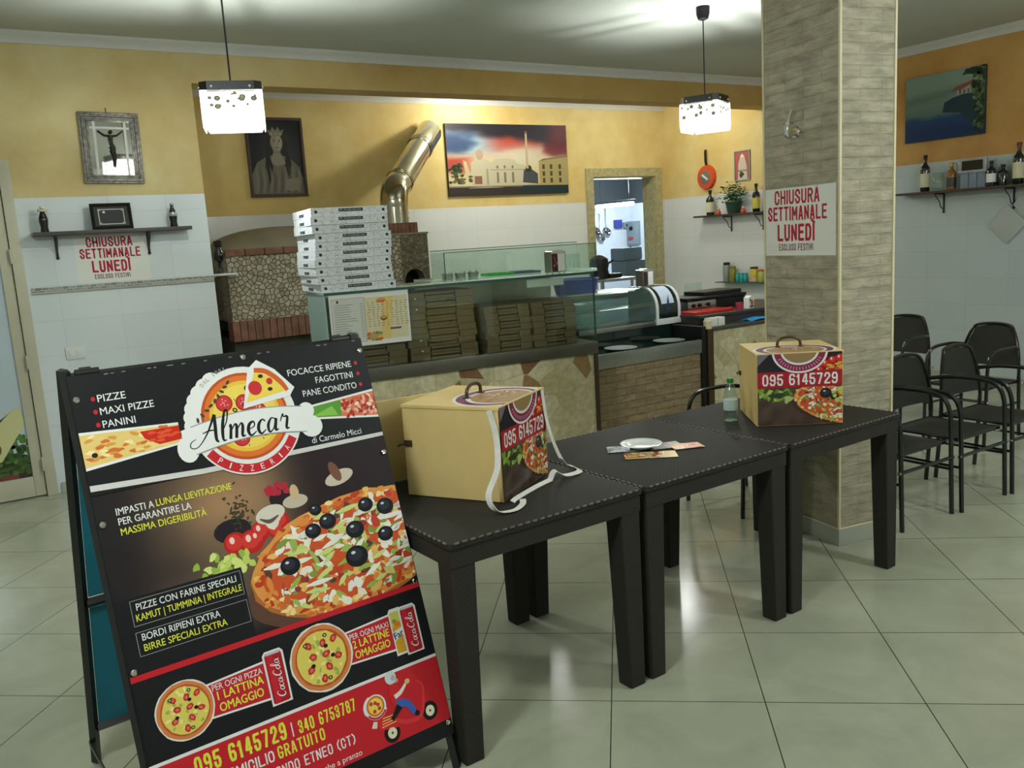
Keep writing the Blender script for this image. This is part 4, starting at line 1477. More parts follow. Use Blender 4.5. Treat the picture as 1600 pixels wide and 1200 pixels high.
# offers
def offer(px, py, r, x0, x1, y0, y1, lines):
    a.poly([(x0, y0), (x1, y0 - .010), (x1, y1 + .010), (x0, y1)], WH, 22)
    a.poly([(x0, y0 + .005), (x1, y0 - .004), (x1, y1 + .004), (x0, y1 - .005)], S(190, 36, 50), 23)
    for s, x, y, wd, h, c, bd in lines:
        a.text(s, x, y, wd, h, c, 24, bd)
    pizza_round(a, px, py, r, 24)


offer(.120, .476, .078, .176, .365, .428, .520, (('PER OGNI PIZZA', .197, .497, .142, .0165, WH, .002), ('1 LATTINA', .207, .470, .130, .0225, YEL, .022), ('OMAGGIO', .207, .438, .124, .0225, YEL, .022)))
offer(.517, .481, .098, .590, .772, .430, .526, (('PER OGNI MAXI', .614, .499, .132, .0165, WH, .002), ('2 LATTINE', .619, .472, .124, .0225, YEL, .022), ('OMAGGIO', .620, .441, .119, .0225, YEL, .022)))
can(a, .352, .403, .050, .142, .0, 26, 'red')
can(a, .757, .408, .038, .134, .0, 26, 'orange')
can(a, .794, .400, .050, .140, .0, 31, 'red')
# red foot of the poster
a.rect(W0, .164, W1, .362, RED, 22)
a.rect(W0, .362, W1, .371, WH, 23)
a.block('TEL', .012, .302, .066, .040, YEL, 24)
a.block('095 6145729', .112, .302, .256, .048, YEL, 24, .15, .11)
a.rect(.384, .300, .3875, .340, WH, 24)
a.block('340 6753787', .404, .301, .180, .036, YEL, 24, .13, .11)
a.block('A DOMICILIO', .140, .258, .181, .030, WH, 24, .14, .12)
a.block('GRATUITO', .332, .258, .143, .034, YEL, 24, .14, .12)
a.block('ROTONDO ETNEO (CT)', .262, .212, .298, .029, WH, 24, .13, .13)
a.text('anche a pranzo', .430, .174, .142, .016, WH, 24, -0.004)
# delivery rider on a scooter
logo(a, .645, .288, .030, 25, True)
wheel = S(24, 22, 22)
for x, y in ((.679, .196), (.818, .212)):
    a.ell(x, y, .027, .029, wheel, 25, 20)
    a.ell(x, y, .0155, .0165, S(226, 218, 188), 36, 16)
    a.ell(x, y, .004, .004, S(90, 80, 70), 37, 8)
a.poly([(.632, .250), (.66, .262), (.70, .235), (.705, .205), (.645, .215)], S(206, 44, 46), 26)
for k in range(4):
    a.stroke([(.650 + .003 * k, .222 + .008 * k, .003), (.70, .224 + .007 * k, .003)], S(236, 190, 110), 27, 2)
a.poly([(.618, .232), (.634, .226), (.640, .244), (.628, .248)], S(222, 214, 200), 27)
a.stroke([(.700, .226, .012), (.745, .206, .014), (.79, .215, .010), (.812, .288, .008), (.795, .315, .006)], S(214, 56, 54), 26)
a.ell(.712, .352, .019, .020, S(206, 212, 214), 38, 18)
a.ell(.720, .349, .008, .009, S(168, 176, 182), 39, 10)
a.ell(.727, .338, .009, .007, S(206, 150, 120), 37, 10)
a.poly([(.702, .336), (.722, .334), (.742, .298), (.738, .272), (.700, .268), (.694, .300)], S(204, 40, 46), 36)
a.stroke([(.712, .292, .014), (.735, .300, .012), (.757, .318, .008)], S(226, 220, 206), 37)
a.ell(.764, .323, .009, .008, S(226, 184, 120), 38, 10)
a.stroke([(.712, .268, .026), (.746, .262, .022), (.768, .224, .016)], S(58, 98, 176), 37)
a.stroke([(.722, .262, .022), (.700, .242, .014), (.688, .232, .014)], S(28, 26, 28), 38)
a.stroke([(.768, .226, .016), (.780, .216, .012)], S(28, 26, 28), 38)
# badge
logo(a, .455, 1.218, .133, 22)
wh, gy = S(230, 229, 226), S(150, 150, 156)
# lifted slice
sl = [(.462, 1.262), (.500, 1.352), (.522, 1.372), (.560, 1.345), (.606, 1.290), (.596, 1.276)]
a.poly([(.452, 1.246), (.490, 1.362), (.522, 1.386), (.572, 1.350), (.622, 1.286), (.602, 1.262)], wh, 34)
a.poly([(.466, 1.262), (.508, 1.352), (.560, 1.330), (.594, 1.280)], S(236, 206, 84), 35)
a.stroke([(.508, 1.356, .014), (.545, 1.346, .016), (.580, 1.312, .016), (.598, 1.280, .012)], S(206, 96, 40), 36)
for x, y, r in ((.500, 1.302, .021), (.548, 1.316, .010)):
    a.ell(x, y, r, r * 1.05, S(200, 50, 54), 37, 16)
for x, y in ((.545, 1.292), (.524, 1.335)):
    a.ell(x, y, .008, .006, S(40, 44, 26), 37, 10)
# puffs with herbs at the upper left
for k in range(9):
    a.ell(.315 + .016 * k * (1 - k * .02), 1.235 + .012 * k, .004, .008, S(60, 66, 56), 33, 8, k * .7)
a.arc_text('DAL 1991', .455, 1.218, .152, math.radians(118), math.radians(34), .012, S(150, 152, 150), 33, top=True)
# name banner
def ban(u):
    return 1.176 + .028 * math.sin((u - .255) / .40 * PI * .92) - .004
up = [(u, ban(u) + .040) for u in [.262 + .396 * k / 14 for k in range(15)]]
dn = [(u, ban(u) - .040) for u in [.262 + .396 * k / 14 for k in range(15)]]
a.poly(up + dn[::-1], wh, 38)
a.ell(.272, 1.158, .030, .038, wh, 37, 18)
a.ell(.648, 1.158, .036, .034, wh, 37, 18)
a.ell(.642, 1.208, .026, .026, wh, 37, 18)
a.stroke([(x, y, .003) for x, y in up[1:-1:2]], gy, 39)
a.stroke([(x, y, .003) for x, y in dn[1:-1:2]], gy, 39)
script(a, 'Almecar', (.74, .22, .54, .31, .29, .40, .32), .292, 1.163, .088, S(24, 24, 26), 40, 0.0, 0.22, 1.16, 1.0)
# outline wear along the top edge
for k in range(18):
    a.ell(a.rng.uniform(.03, .86), V1 - .003, .006, .0018, S(120, 120, 118), 22, 7, 0, .4)
a.build('front_panel', sign, M['ink'], PT, (W0 - .003, V0 - .004, W1 + .003, V1 + .004, 0.006, S(24, 24, 25)))
# steel frames
def sqtube(b, p0, p1, wd=0.022):
    b.tube([p0, p1], wd * 0.7, 4)
    return b


fo = Vector((0, ct, -st_)) * 0.0195
def FP(u, v):
    q = PT @ Vector((u, v, 0)) + fo
    return q
for u in (0.004, 0.876):
    sqtube(MB(), FP(u, 0.008), FP(u, 1.43)).build('leg', M['black_metal'], sign, smooth=False)
for v in (0.13, 1.40):
    sqtube(MB(), FP(0.015, v), FP(0.865, v)).build('crossbar', M['black_metal'], sign, smooth=False)
yb, zt = 0.868, 1.36
def BP(u, t, off=0.0):
    return Vector((u, 0.47 + (yb - 0.47) * t + off, zt * (1 - t) + 0.012 * t))
for u in (0.004, 0.876):
    sqtube(MB(), BP(u, 0.0), BP(u, 1.0)).build('leg', M['black_metal'], sign, smooth=False)
for t in (0.02, 0.55, 0.90):
    sqtube(MB(), BP(0.015, t), BP(0.865, t)).build('crossbar', M['black_metal'], sign, smooth=False)
b = MB()
for t0, t1 in ((0.03, 0.535), (0.565, 0.89)):
    v = [BP(0.022, t0, .002), BP(0.858, t0, .002), BP(0.858, t1, .002), BP(0.022, t1, .002)]
    o = Vector((0, 0.005, 0))
    bmv = [b.bm.verts.new(p) for p in v] + [b.bm.verts.new(p + o) for p in v]
    for q in ((0, 1, 2, 3), (7, 6, 5, 4), (0, 4, 5, 1), (1, 5, 6, 2), (2, 6, 7, 3), (3, 7, 4, 0)):
        b.bm.faces.new([bmv[i] for i in q])
b.build('rear_panel', M['teal'], sign, smooth=False)
for u in (-0.012, 0.892):
    b = MB()
    pf = FP(u, 0.11)
    pb = BP(u, 0.94)
    b.ribbon([pf, pb], 0.018, 0.004, [(0, 0, 1)] * 2)
    b.build('spreader_bar', M['black_metal'], sign)
for u in (0.06, 0.82):
    b = MB()
    b.tube([FP(u - .03, 1.42), FP(u + .03, 1.42)], 0.012, 10)
    b.ribbon([FP(u, 1.42), BP(u, 0.0), BP(u, 0.05)], 0.03, 0.004, [(1, 0, 0)] * 3)
    b.build('hinge', M['black_metal'], sign)
for u, v in ((.016, 1.345), (.016, 1.005), (.016, .612), (.870, 1.37), (.870, 1.03), (.870, .607), (.485, 1.400), (.870, .155), (.016, .155)):
    q = PT @ Vector((u, v, .003))
    R = PT.to_3x3()
    b = MB()
    b.lathe([(0.0085, 0), (0.0085, 0.002), (0.006, 0.004), (0.003, 0.0035), (0, 0.003)], 12, q, R)
    b.build('screw_cap', M['chrome'], sign)


# ================================================================ delivery boxes on the tables
TZ = 0.7445
def box_print(a, L, H):
    def bg(u, v):
        n = vn(u * 6, v * 6, 4)
        c = mixc((60, 46, 44), (96, 78, 64), .5 + n)
        return mixc(c, (34, 30, 40), sst(.55, .8, v))
    a.clip = (0.004, 0.004, L - .004, H - .004)
    a.paint(.004, .004, L - .008, H - .008, 10, 10, bg, 0)
    a.poly([(0, H * .82), (L * .16, H), (0, H)], S(120, 108, 120), 1)
    for k in range(9):
        tomato(a, L * a.rng.uniform(.70, 1.0), H * a.rng.uniform(.74, .99), L * .05, 1)
    for k in range(26):
        a.ell(L * a.rng.uniform(.78, 1.0), H * a.rng.uniform(.70, .84), L * .03, H * .018, S(*a.rng.choice(((214, 110, 44), (226, 160, 70), (190, 60, 30)))), 3, 8, 0, .3)
    for k in range(40):
        x, y = a.rng.uniform(0, .4) * L, a.rng.gauss(.45, .055) * H
        a.ell(x, y, L * .04, H * .026, S(*a.rng.choice(((132, 160, 62), (98, 132, 48), (176, 192, 108), (60, 84, 34)))), 3, 9, a.rng.uniform(0, 3), .3)
    a.ell(L * .24, H * .42, L * .1, H * .04, S(52, 62, 34), 4, 14, 0, .2)
    a.ell(L * .86, H * .20, L * .47, H * .18, S(70, 44, 40), 3, 24, -.25)
    a.base = 3
    pizza_photo(a, L * .87, H * .28, L * .46, H * .24, -.3, 0, 130)
    olive(a, L * .80, H * .43, L * .07, 9)
    olive(a, L * .90, H * .38, L * .05, 9)
    a.base = 0
    for k in range(12):
        a.ell(L * a.rng.uniform(.88, 1.0), H * a.rng.uniform(.26, .5), L * .02, H * .03, S(176, 196, 90), 14, 8, a.rng.uniform(0, 3), .3)
    a.rect(0, H * .525, L, H * .745, S(166, 30, 44), 16)
    a.block('095 6145729', L * .065, H * .558, L * .87, H * .155, WH, 17, .145, .12)
    # lower half of the badge, wrapped over the lid edge
    cx, cy, r = L * .5, H * 1.02, L * .30
    a.ell(cx, cy, r * 1.08, r * .88, WH, 16, 40)
    a.ell(cx, cy, r * 1.0, r * .81, S(138, 40, 74), 17, 40)
    a.ell(cx, cy, r * .74, r * .56, WH, 18, 36)
    a.ell(cx, cy, r * .66, r * .48, S(150, 122, 84), 19, 36)
    for k in range(17):
        an = math.radians(206 + 128 * k / 16)
        a.stroke([(cx + r * .80 * math.cos(an), cy + r * .64 * math.sin(an), .003), (cx + r * .92 * math.cos(an), cy + r * .76 * math.sin(an), .003)], S(206, 170, 190), 19, 2)
    return a


def lid_print(a, L):
    """Badge across the lid, running over the printed edge."""
    a.clip = (0.004, 0.004, L - .004, L - .004)
    a.base = 0
    cx, cy, r = L * .5, L * .02, L * .44
    a.ell(cx, cy + r * .5, r * 1.1, r * .95, WH, 0, 40)
    a.ell(cx, cy + r * .5, r * 1.02, r * .88, S(120, 48, 84), 1, 40)
    a.ell(cx, cy + r * .45, r * .84, r * .72, WH, 1.9, 40)
    a.ell(cx, cy + r * .42, r * .76, r * .64, S(170, 132, 84), 2.8, 40)
    for k in range(70):
        an, d = a.rng.uniform(0, PI), r * .72 * math.sqrt(a.rng.random())
        q = a.rng.choice(((206, 190, 140), (176, 84, 60), (122, 128, 84), (222, 212, 190), (140, 60, 70)))
        a.ell(cx + d * math.cos(an), cy + r * .3 + d * .8 * math.sin(an), L * .022, L * .014, S(*q), 4, 8, an, .3)
    return a


def delivery_box(label, corner, rz, L, H, door_deg, print_side, rear_side=None):
    """Plywood box, printed face towards local -y; hinged door on the far face."""
    t = thing('delivery_box', label, 'box', (corner[0], corner[1], TZ), rz, 'plywood pizza delivery boxes')
    th = 0.012
    b = MB()
    b.box(0, 0, 0, L, th, H).box(0, th, 0, th, L, H).box(L - th, th, 0, L, L, H).box(th, th, 0, L - th, L, th)
    b.build('body', M['wood_box'], t, bevel=0.0015)
    bx(-0.003, -0.003, H, L + 0.003, L + 0.003, H + 0.012, 0.002).build('lid', M['wood_box'], t)
    a = Art(31)
    box_print(a, L, H + .012)
    a.build('printed_face', t, M['ink_gloss'], frame_T((0, -0.0035, 0), (1, 0, 0), (0, 0, 1)))
    a = Art(32)
    lid_print(a, L)
    a.build('lid_badge', t, M['ink'], frame_T((0, 0, H + .0122), (1, 0, 0), (0, 1, 0)))
    # rear door, hinged on the local +x side
    R = Matrix.Translation((L, L, 0)) @ Matrix.Rotation(-math.radians(door_deg), 4, 'Z')
    d = MB().box(-L, 0.001, 0.002, 0, 0.013, H - .003, 0.0015, R).build('door', M['wood_box'], t)
    # hasp at the free edge
    hb = MB()
    hb.box(-0.001, L - 0.034, H * .60 - .011, -0.0065, L - 0.004, H * .60 + .011, 0.001)
    hb.tube(arc((0, 0), .008, 0, 2 * PI, 12, lambda x, y: (-0.007, L - 0.012 + x, H * .60 + y))[:-1], 0.0022, 6, closed=True)
    hb.tube([(-.006, L - .03, H * .6 - .004), (-.012, L + .004, H * .6 - .002), (-.010, L + .022, H * .6 - .012)], .004, 8)
    hb.build('hasp', M['brass'], t)
    # carrying handle on the lid
    hd = MB()
    pts = catmull([(L * .36, L * .5, H + .013), (L * .37, L * .5, H + .04), (L * .44, L * .5, H + .055), (L * .56, L * .5, H + .055), (L * .63, L * .5, H + .04), (L * .64, L * .5, H + .013)], 4)
    hd.tube(pts, .0065, 8)
    hd.box(L * .33, L * .5 - .012, H + .012, L * .39, L * .5 + .012, H + .016, .001)
    hd.box(L * .61, L * .5 - .012, H + .012, L * .67, L * .5 + .012, H + .016, .001)
    hd.build('handle', M['brass'], t)
    return t


A_, B_, C_ = Vector((1.274, 2.778)), Vector((1.47, 2.456)), Vector((1.80, 2.661))
L1 = 0.384
rz1 = math.radians(31.8)
d1 = delivery_box('plywood delivery box with a white strap and part-open door, on the table nearest the sign', (1.472, 2.462), rz1, L1, 0.322, 30, 1)
# webbing strap: down each side of the printed face and looped out on the table
H1 = 0.334
b = MB()
zs = 0.0015
# left loop (next to the plain face)
p = catmull([(-0.006, 0.03, H1 - .01), (-0.012, 0.006, .24), (-0.05, -0.012, .14), (-0.105, 0.0, .055), (-0.118, -0.035, .012), (-0.075, -0.075, .0035), (-0.005, -0.075, .0032), (0.045, -0.052, .0035)], 6)
sd = [(0, 1, 0) if q[2] > .05 else (0.3, 1, 0.0) for q in p]
b.ribbon(p, 0.022, 0.002, sd)
# right loop
p = catmull([(L1 - .02, -0.004, H1 - .006), (L1 - .012, -0.012, .22), (L1 - .002, -0.03, .13), (L1 + .05, -0.045, .035), (L1 + .09, -0.075, .004), (L1 + .04, -0.115, .0035), (L1 - .05, -0.095, .012), (L1 - .07, -0.06, .03), (L1 - .09, -0.05, .0035)], 6)
sd = [(1, 0, 0) if q[2] > .05 else (0.2, 1, 0.3) for q in p]
b.ribbon(p, 0.022, 0.002, sd)
# strand along the foot of the printed face
p = catmull([(L1 - .09, -0.052, .0035), (L1 * .5, -0.036, .0033), (.06, -0.026, .0033), (.01, -0.030, .0033)], 6)
b.ribbon(p, 0.018, 0.002, [(0, 1, .5)] * len(p))
b.build('strap', M['strap'], d1)
E_ = (2.905, 2.62)
delivery_box('plywood delivery box without a strap on the table beside the pillar', E_, math.radians(-36.2), 0.373, 0.314, 0, 1)

# ================================================================ plate, leaflets, water bottle
def leaflet(label, cx, cy, wd, hh, rz, k, kind):
    a = Art(50 + k)
    a.clip = (0, 0, wd, hh)
    cols = {'orange': ((206, 150, 70), (226, 190, 120), (150, 70, 40), (232, 214, 180)), 'red': ((206, 96, 54), (226, 150, 110), (190, 60, 50), (214, 170, 90)),
            'grey': ((96, 112, 124), (130, 146, 152), (74, 90, 104), (110, 120, 110)), 'blue': ((60, 96, 120), (130, 160, 176), (40, 62, 84), (180, 190, 190))}[kind]
    a.rect(0, 0, wd, hh, S(*cols[0]), 0)
    for q in range(60):
        a.ell(a.rng.uniform(0, wd), a.rng.uniform(0, hh), .02, .012, S(*a.rng.choice(cols)), 1, 9, a.rng.uniform(0, 3), .3)
    if kind == 'orange':
        a.poly([(wd * .72, 0), (wd, 0), (wd, hh), (wd * .8, hh)], S(208, 168, 40), 2)
        a.stroke([(0, hh * .2, .004), (wd * .4, hh * .3, .01), (wd * .7, hh * .15, .004)], S(70, 40, 30), 2)
    t = a.build('leaflet', None, M['ink_gloss'], None, (0, 0, wd, hh, 0.0004, S(226, 224, 216)))
    t.location = (cx, cy, TZ + 0.0006 * k)
    t.rotation_euler = (0, 0, math.radians(rz))
    return tag(t, label, 'leaflet', 'pizza leaflets under the plate')


leaflet('orange pizza leaflet with a yellow end, in front of the plate on the middle table', 2.135, 2.605, 0.21, 0.10, -34, 1, 'orange')
leaflet('bluish leaflet sticking out at the left of the plate on the middle table', 2.150, 2.735, 0.14, 0.10, -34, 2, 'blue')
leaflet('grey leaflet sticking out behind the plate at its right', 2.300, 2.640, 0.15, 0.10, -20, 3, 'grey')
leaflet('red and orange leaflet furthest right of the plate', 2.372, 2.575, 0.13, 0.085, -22, 4, 'red')
pl = MB().lathe([(0, 0.004), (0.038, 0.004), (0.04, 0.0), (0.046, 0.0), (0.048, 0.005), (0.07, 0.011), (0.086, 0.0165), (0.087, 0.018), (0.085, 0.0185),
                 (0.068, 0.0135), (0.046, 0.008), (0, 0.0075)], 40)
plate = pl.build('plate', M['porcelain'])
tag(plate, 'small white porcelain plate lying on the leaflets on the middle table', 'plate')
plate.location = (2.300, 2.702, TZ + 0.0036)

def water_bottle(loc):
    t = thing('water_bottle', 'clear plastic water bottle with a green cap beside the box near the pillar', 'bottle', (loc[0], loc[1], TZ))
    MB().lathe([(0, 0.004), (0.022, 0.0), (0.030, 0.004), (0.032, 0.012), (0.032, 0.035), (0.030, 0.045), (0.032, 0.055), (0.032, 0.10), (0.0305, 0.112), (0.030, 0.122),
                (0.024, 0.150), (0.015, 0.170), (0.0125, 0.176), (0.0125, 0.183), (0.0, 0.183)], 22).build('bottle_body', M['pet'], t)
    MB().lathe([(0.0, 0.006), (0.028, 0.006), (0.0295, 0.014), (0.0295, 0.075), (0, 0.075)], 20).build('water', glass_mat('water', (0.88, 0.95, 0.95), 0.8, .02), t)
    MB().lathe([(0.0323, 0.052), (0.0327, 0.054), (0.0327, 0.098), (0.0323, 0.10)], 22).build('bottle_label', mat('pale_label', S(196, 214, 212), .5), t)
    MB().lathe([(0, 0.178), (0.0155, 0.178), (0.0155, 0.197), (0.0145, 0.199), (0, 0.199)], 18).build('cap', M['capgreen'], t)


water_bottle((2.925, 2.795))


# ================================================================ pictures, notices and shelves on the walls
def picture(name, label, cat, o, xd, wd, hh, art, depth, frame=None, fw=0.03, fd=0.02, edge=None, group=None):
    """Flat picture hung at o (lower left corner on the wall), xd along the wall."""
    xd = Vector(xd)
    n = xd.cross(Vector((0, 0, 1)))
    T = frame_T(n * depth, xd, (0, 0, 1))
    if not frame:
        t = art.build(name, None, M['ink'], T, (0, 0, wd, hh, depth - .001, edge or S(40, 40, 40)))
        t.location = o
        return tag(t, label, cat, group)
    t = thing(name, label, cat, o, 0, group)
    art.build('printed_picture', t, M['ink'], T, (0, 0, wd, hh, depth - .001, edge or S(40, 40, 40)))
    if frame:
        b = MB()
        for x0, y0, x1, y1 in ((0, 0, wd, fw), (0, hh - fw, wd, hh), (0, fw, fw, hh - fw), (wd - fw, fw, wd, hh - fw)):
            b.box(x0, y0, -depth + .001, x1, y1, fd, 0.004, T)
        b.build('frame', frame, t)
    return t


# city square at sunset, on canvas
def piazza(u, v):
    n = vn(u * 4, v * 7, 7) * .6 + vn(u * 11, v * 14, 9) * .3
    vv = v + n * .10
    c = mixc((246, 226, 160), (236, 200, 170), sst(.4, .6, vv))
    c = mixc(c, (178, 206, 214), sst(.5, .72, vv) * (1 - sst(.3, .55, u)))
    c = mixc(c, (206, 70, 56), sst(.60, .72, vv - (u - .5) * .12) * sst(.22, .5, u) * .95)
    c = mixc(c, (46, 40, 50), sst(.72, .86, vv + (u - .5) * .22))
    c = mixc(c, (60, 84, 124), sst(.55, .66, vv) * (1 - sst(.10, .30, u + n * .25)) * (1 - sst(.82, .94, vv)))
    c = mixc(c, (210, 84, 66), sst(.28, .40, vv) * (1 - sst(.50, .58, vv)) * (1 - sst(.08, .26, u)))
    c = mixc(c, (244, 236, 206), math.exp(-((u - .60) ** 2 / .05 + (v - .52) ** 2 / .03)) * .9)
    c = mixc(c, (120, 30, 40), sst(.80, .95, u + n * .2) * sst(.5, .62, vv) * .8)
    c = mixc(c, (66, 58, 54), 1 - sst(.11, .15, v))
    return c


PW, PH = 1.665, 0.803
a = Art(61)
a.clip = (0.003, 0.003, PW - .003, PH - .003)
a.paint(.002, .002, PW - .004, PH - .004, 64, 36, piazza, 0)
CR = S(222, 212, 178)
a.poly([(.30, .11), (.30, .37), (.36, .40), (.36, .44), (.40, .49), (.44, .44), (.52, .40), (.58, .37), (.62, .41), (.80, .42), (.90, .40), (.92, .36), (1.04, .34), (1.06, .11)], CR, 1)
a.ell(.42, .46, .05, .06, S(206, 178, 146), 1, 16)
a.poly([(.20, .40), (.245, .38), (.30, .20), (.23, .20)], S(226, 214, 170), 2)
for x in (.64, .74, .85):
    a.rect(x, .14, x + .03, .26, S(150, 138, 106), 2)
    a.ell(x + .015, .32, .014, .02, S(140, 128, 100), 2, 10)
a.rect(.56, .285, 1.05, .292, S(160, 148, 116), 2)
a.rect(.34, .13, .44, .22, S(156, 110, 84), 2)
a.rect(.50, .12, .53, .30, S(190, 178, 142), 2)
a.poly([(1.24, .10), (1.24, .37), (1.36, .40), (1.66, .43), (1.66, .10)], S(196, 178, 116), 2)
a.poly([(1.22, .37), (1.36, .40), (1.66, .43), (1.66, .45), (1.30, .41)], S(150, 132, 84), 3)
for x in (1.29, 1.40, 1.53):
    for y in (.13, .21, .29):
        a.rect(x, y, x + .035, y + .055, S(96, 76, 48), 3)
a.poly([(1.0, .14), (1.02, .28), (1.10, .31), (1.22, .24), (1.22, .12)], S(84, 88, 92), 3)
a.ell(1.09, .30, .045, .04, S(60, 56, 44), 4, 12)
a.poly([(1.055, .30), (1.062, .70), (1.088, .70), (1.092, .30)], S(222, 196, 160), 4)
a.ell(1.076, .712, .018, .02, S(150, 96, 80), 4, 12)
for k in range(26):
    a.ell(a.rng.gauss(.12, .05), a.rng.gauss(.29, .03), .03, .018, S(*a.rng.choice(((56, 78, 42), (40, 60, 36), (76, 96, 52)))), 3, 9, 0, .3)
for k in range(20):
    a.ell(a.rng.gauss(.16, .07), a.rng.gauss(.17, .02), .03, .014, S(*a.rng.choice(((96, 96, 60), (130, 120, 80), (70, 84, 50)))), 3, 9, 0, .3)
a.rect(0.04, .115, .30, .13, S(232, 226, 206), 4)
a.stroke([(.26, .085, .004), (.5, .09, .008), (.72, .088, .003)], S(206, 200, 190), 4)
a.poly([(.92, .02), (1.66, .02), (1.66, .10), (1.0, .105)], S(42, 62, 66), 3)
for p_ in a.P:                                           # all print colours darkened evenly to offset the bright kitchen lamp
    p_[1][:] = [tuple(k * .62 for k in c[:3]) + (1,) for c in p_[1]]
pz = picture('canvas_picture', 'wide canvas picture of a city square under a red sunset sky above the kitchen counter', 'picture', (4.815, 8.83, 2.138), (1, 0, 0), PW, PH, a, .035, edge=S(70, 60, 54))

# crowned woman
def port(u, v):
    d = math.hypot((u - .55) * 1.0, v - .5)
    return mixc((62, 62, 64), (28, 29, 34), sst(.1, .6, d + vn(u * 4, v * 4) * .1))


a = Art(62)
w_, h_ = 0.585, 0.778
a.clip = (.03, .03, w_ - .03, h_ - .03)
a.paint(.03, .03, w_ - .06, h_ - .06, 12, 16, port, 0)
g = lambda k: S(150 * k, 144 * k, 126 * k)
a.poly([(.03, .03), (.03, .22), (.09, .34), (.20, .40), (.30, .42), (.42, .39), (.51, .30), (.555, .15), (.555, .03)], g(.74), 1)
a.ell(.30, .50, .115, .16, g(.30), 1, 24)
a.poly([(.20, .50), (.17, .30), (.20, .12), (.25, .30)], g(.28), 2)
a.poly([(.40, .50), (.44, .34), (.41, .16), (.37, .30)], g(.28), 2)
a.poly([(.265, .42), (.335, .42), (.35, .50), (.26, .50)], g(.86), 2)
a.poly([(.22, .34), (.30, .30), (.38, .33), (.34, .43), (.26, .43)], g(.95), 2)
a.ell(.305, .535, .062, .088, g(.95), 3, 24)
a.ell(.325, .53, .04, .07, g(1.05), 4, 20)
for x in (.283, .335):
    a.ell(x, .548, .011, .006, g(.35), 5, 10)
    a.stroke([(x - .014, .562, .002), (x, .566, .005), (x + .014, .561, .002)], g(.4), 5)
a.stroke([(.312, .545, .002), (.318, .515, .006), (.308, .510, .003)], g(.7), 5)
a.stroke([(.292, .488, .003), (.309, .486, .008), (.326, .489, .003)], g(.5), 5)
a.poly([(.245, .60), (.365, .60), (.39, .665), (.352, .645), (.335, .69), (.306, .65), (.276, .69), (.258, .645), (.222, .665)], g(.88), 5)
for x in (.262, .305, .350):
    a.ell(x, .617, .008, .008, g(1.2), 6, 10)
for k in range(14):
    x = .06 + k * .036
    a.stroke([(x, .04, .01), (x + .02, .16, .014), (x + .03 * (1 if k > 6 else .4), .30, .004)], g(.56 if k % 2 else .88), 3)
a.poly([(.36, .06), (.50, .06), (.50, .19), (.36, .17)], g(.9), 5)
picture('portrait_picture', 'dark framed portrait of a crowned woman hanging left of the flue pipe', 'picture', (2.585, 8.83, 2.188), (1, 0, 0), w_, h_, a, .012, M['mdf'], .028, .012)

# silver framed mirror with a small crucified figure
cf = thing('crucifix_picture', 'silver framed mirror holding a small crucifix figure above the left shelf', 'picture', (0.866, 7.0, 2.205))
cw, chh = .402, .500
T = frame_T((0, -.010, 0), (1, 0, 0), (0, 0, 1)) @ Matrix.Rotation(math.radians(-1.2), 4, 'Z')
b = MB()
for k, (i0, i1, zz) in enumerate(((0, .016, .018), (.016, .032, .026), (.032, .046, .017), (.046, .062, .022))):
    for x0, y0, x1, y1 in ((i0, i0, cw - i0, i1), (i0, chh - i1, cw - i0, chh - i0), (i0, i1, i1, chh - i1), (cw - i1, i1, cw - i0, chh - i1)):
        b.box(x0, y0, -.008, x1, y1, zz, .004, T)
b.build('frame', M['silverleaf'], cf)
MB().box(.058, .058, -.006, cw - .058, chh - .058, .004, 0, T).build('mirror', M['mirror'], cf, smooth=False)
a = Art(63)
ly = S(206, 206, 200)
a.rect(.07, .385, cw - .07, .400, ly, 0)
a.rect(.09, .062, .108, chh - .062, ly, 1)
a.rect(cw - .108, .062, cw - .09, chh - .062, ly, 1)
a.clip = None
a.P = [p for p in a.P]
a.build('etched_border', cf, M['ink'], T @ Matrix.Translation((0, 0, .0042)))
b = MB()
def fp(x, y, z=.014):
    return T @ Vector((x, y, z))
b.tube([fp(.118, .372), fp(.158, .340), fp(.190, .336)], .005, 8, .008)
b.tube([fp(.284, .372), fp(.244, .340), fp(.212, .336)], .005, 8, .008)
b.tube([fp(.201, .340, .016), fp(.198, .300, .018), fp(.204, .262, .018)], .017, 10, .014)
b.ball(fp(.203, .362, .020), .014, (1, 1.2, 1))
b.tube([fp(.202, .266, .02), fp(.210, .245, .022), fp(.206, .225, .02)], .020, 10, .017)
b.tube([fp(.196, .235, .018), fp(.212, .190, .024), fp(.210, .150, .016), fp(.208, .122, .016)], .011, 8, .006)
b.tube([fp(.214, .235, .018), fp(.220, .188, .022), fp(.216, .150, .016), fp(.212, .118, .016)], .011, 8, .006)
b.build('crucified_figure', M['bronze'], cf)
MB().tube([(cw / 2, -.004, chh - .01), (cw / 2, -.004, chh + .03)], .003, 6).build('hanging_hook', M['brass'], cf)

# sea view on the right wall
def sea(u, v):
    n = vn(u * 5, v * 9, 3) * .5
    c = mixc((92, 116, 106), (128, 148, 132), sst(.3, .9, v + n * .15))
    c = mixc(c, (84, 106, 96), math.exp(-((v - (.62 + u * .12)) ** 2) / .003) * .7)
    c = mixc(c, (30, 62, 104), 1 - sst(.30, .40, v + n * .06))
    c = mixc(c, (22, 44, 84), (1 - sst(.1, .3, v)) * .7)
    return c


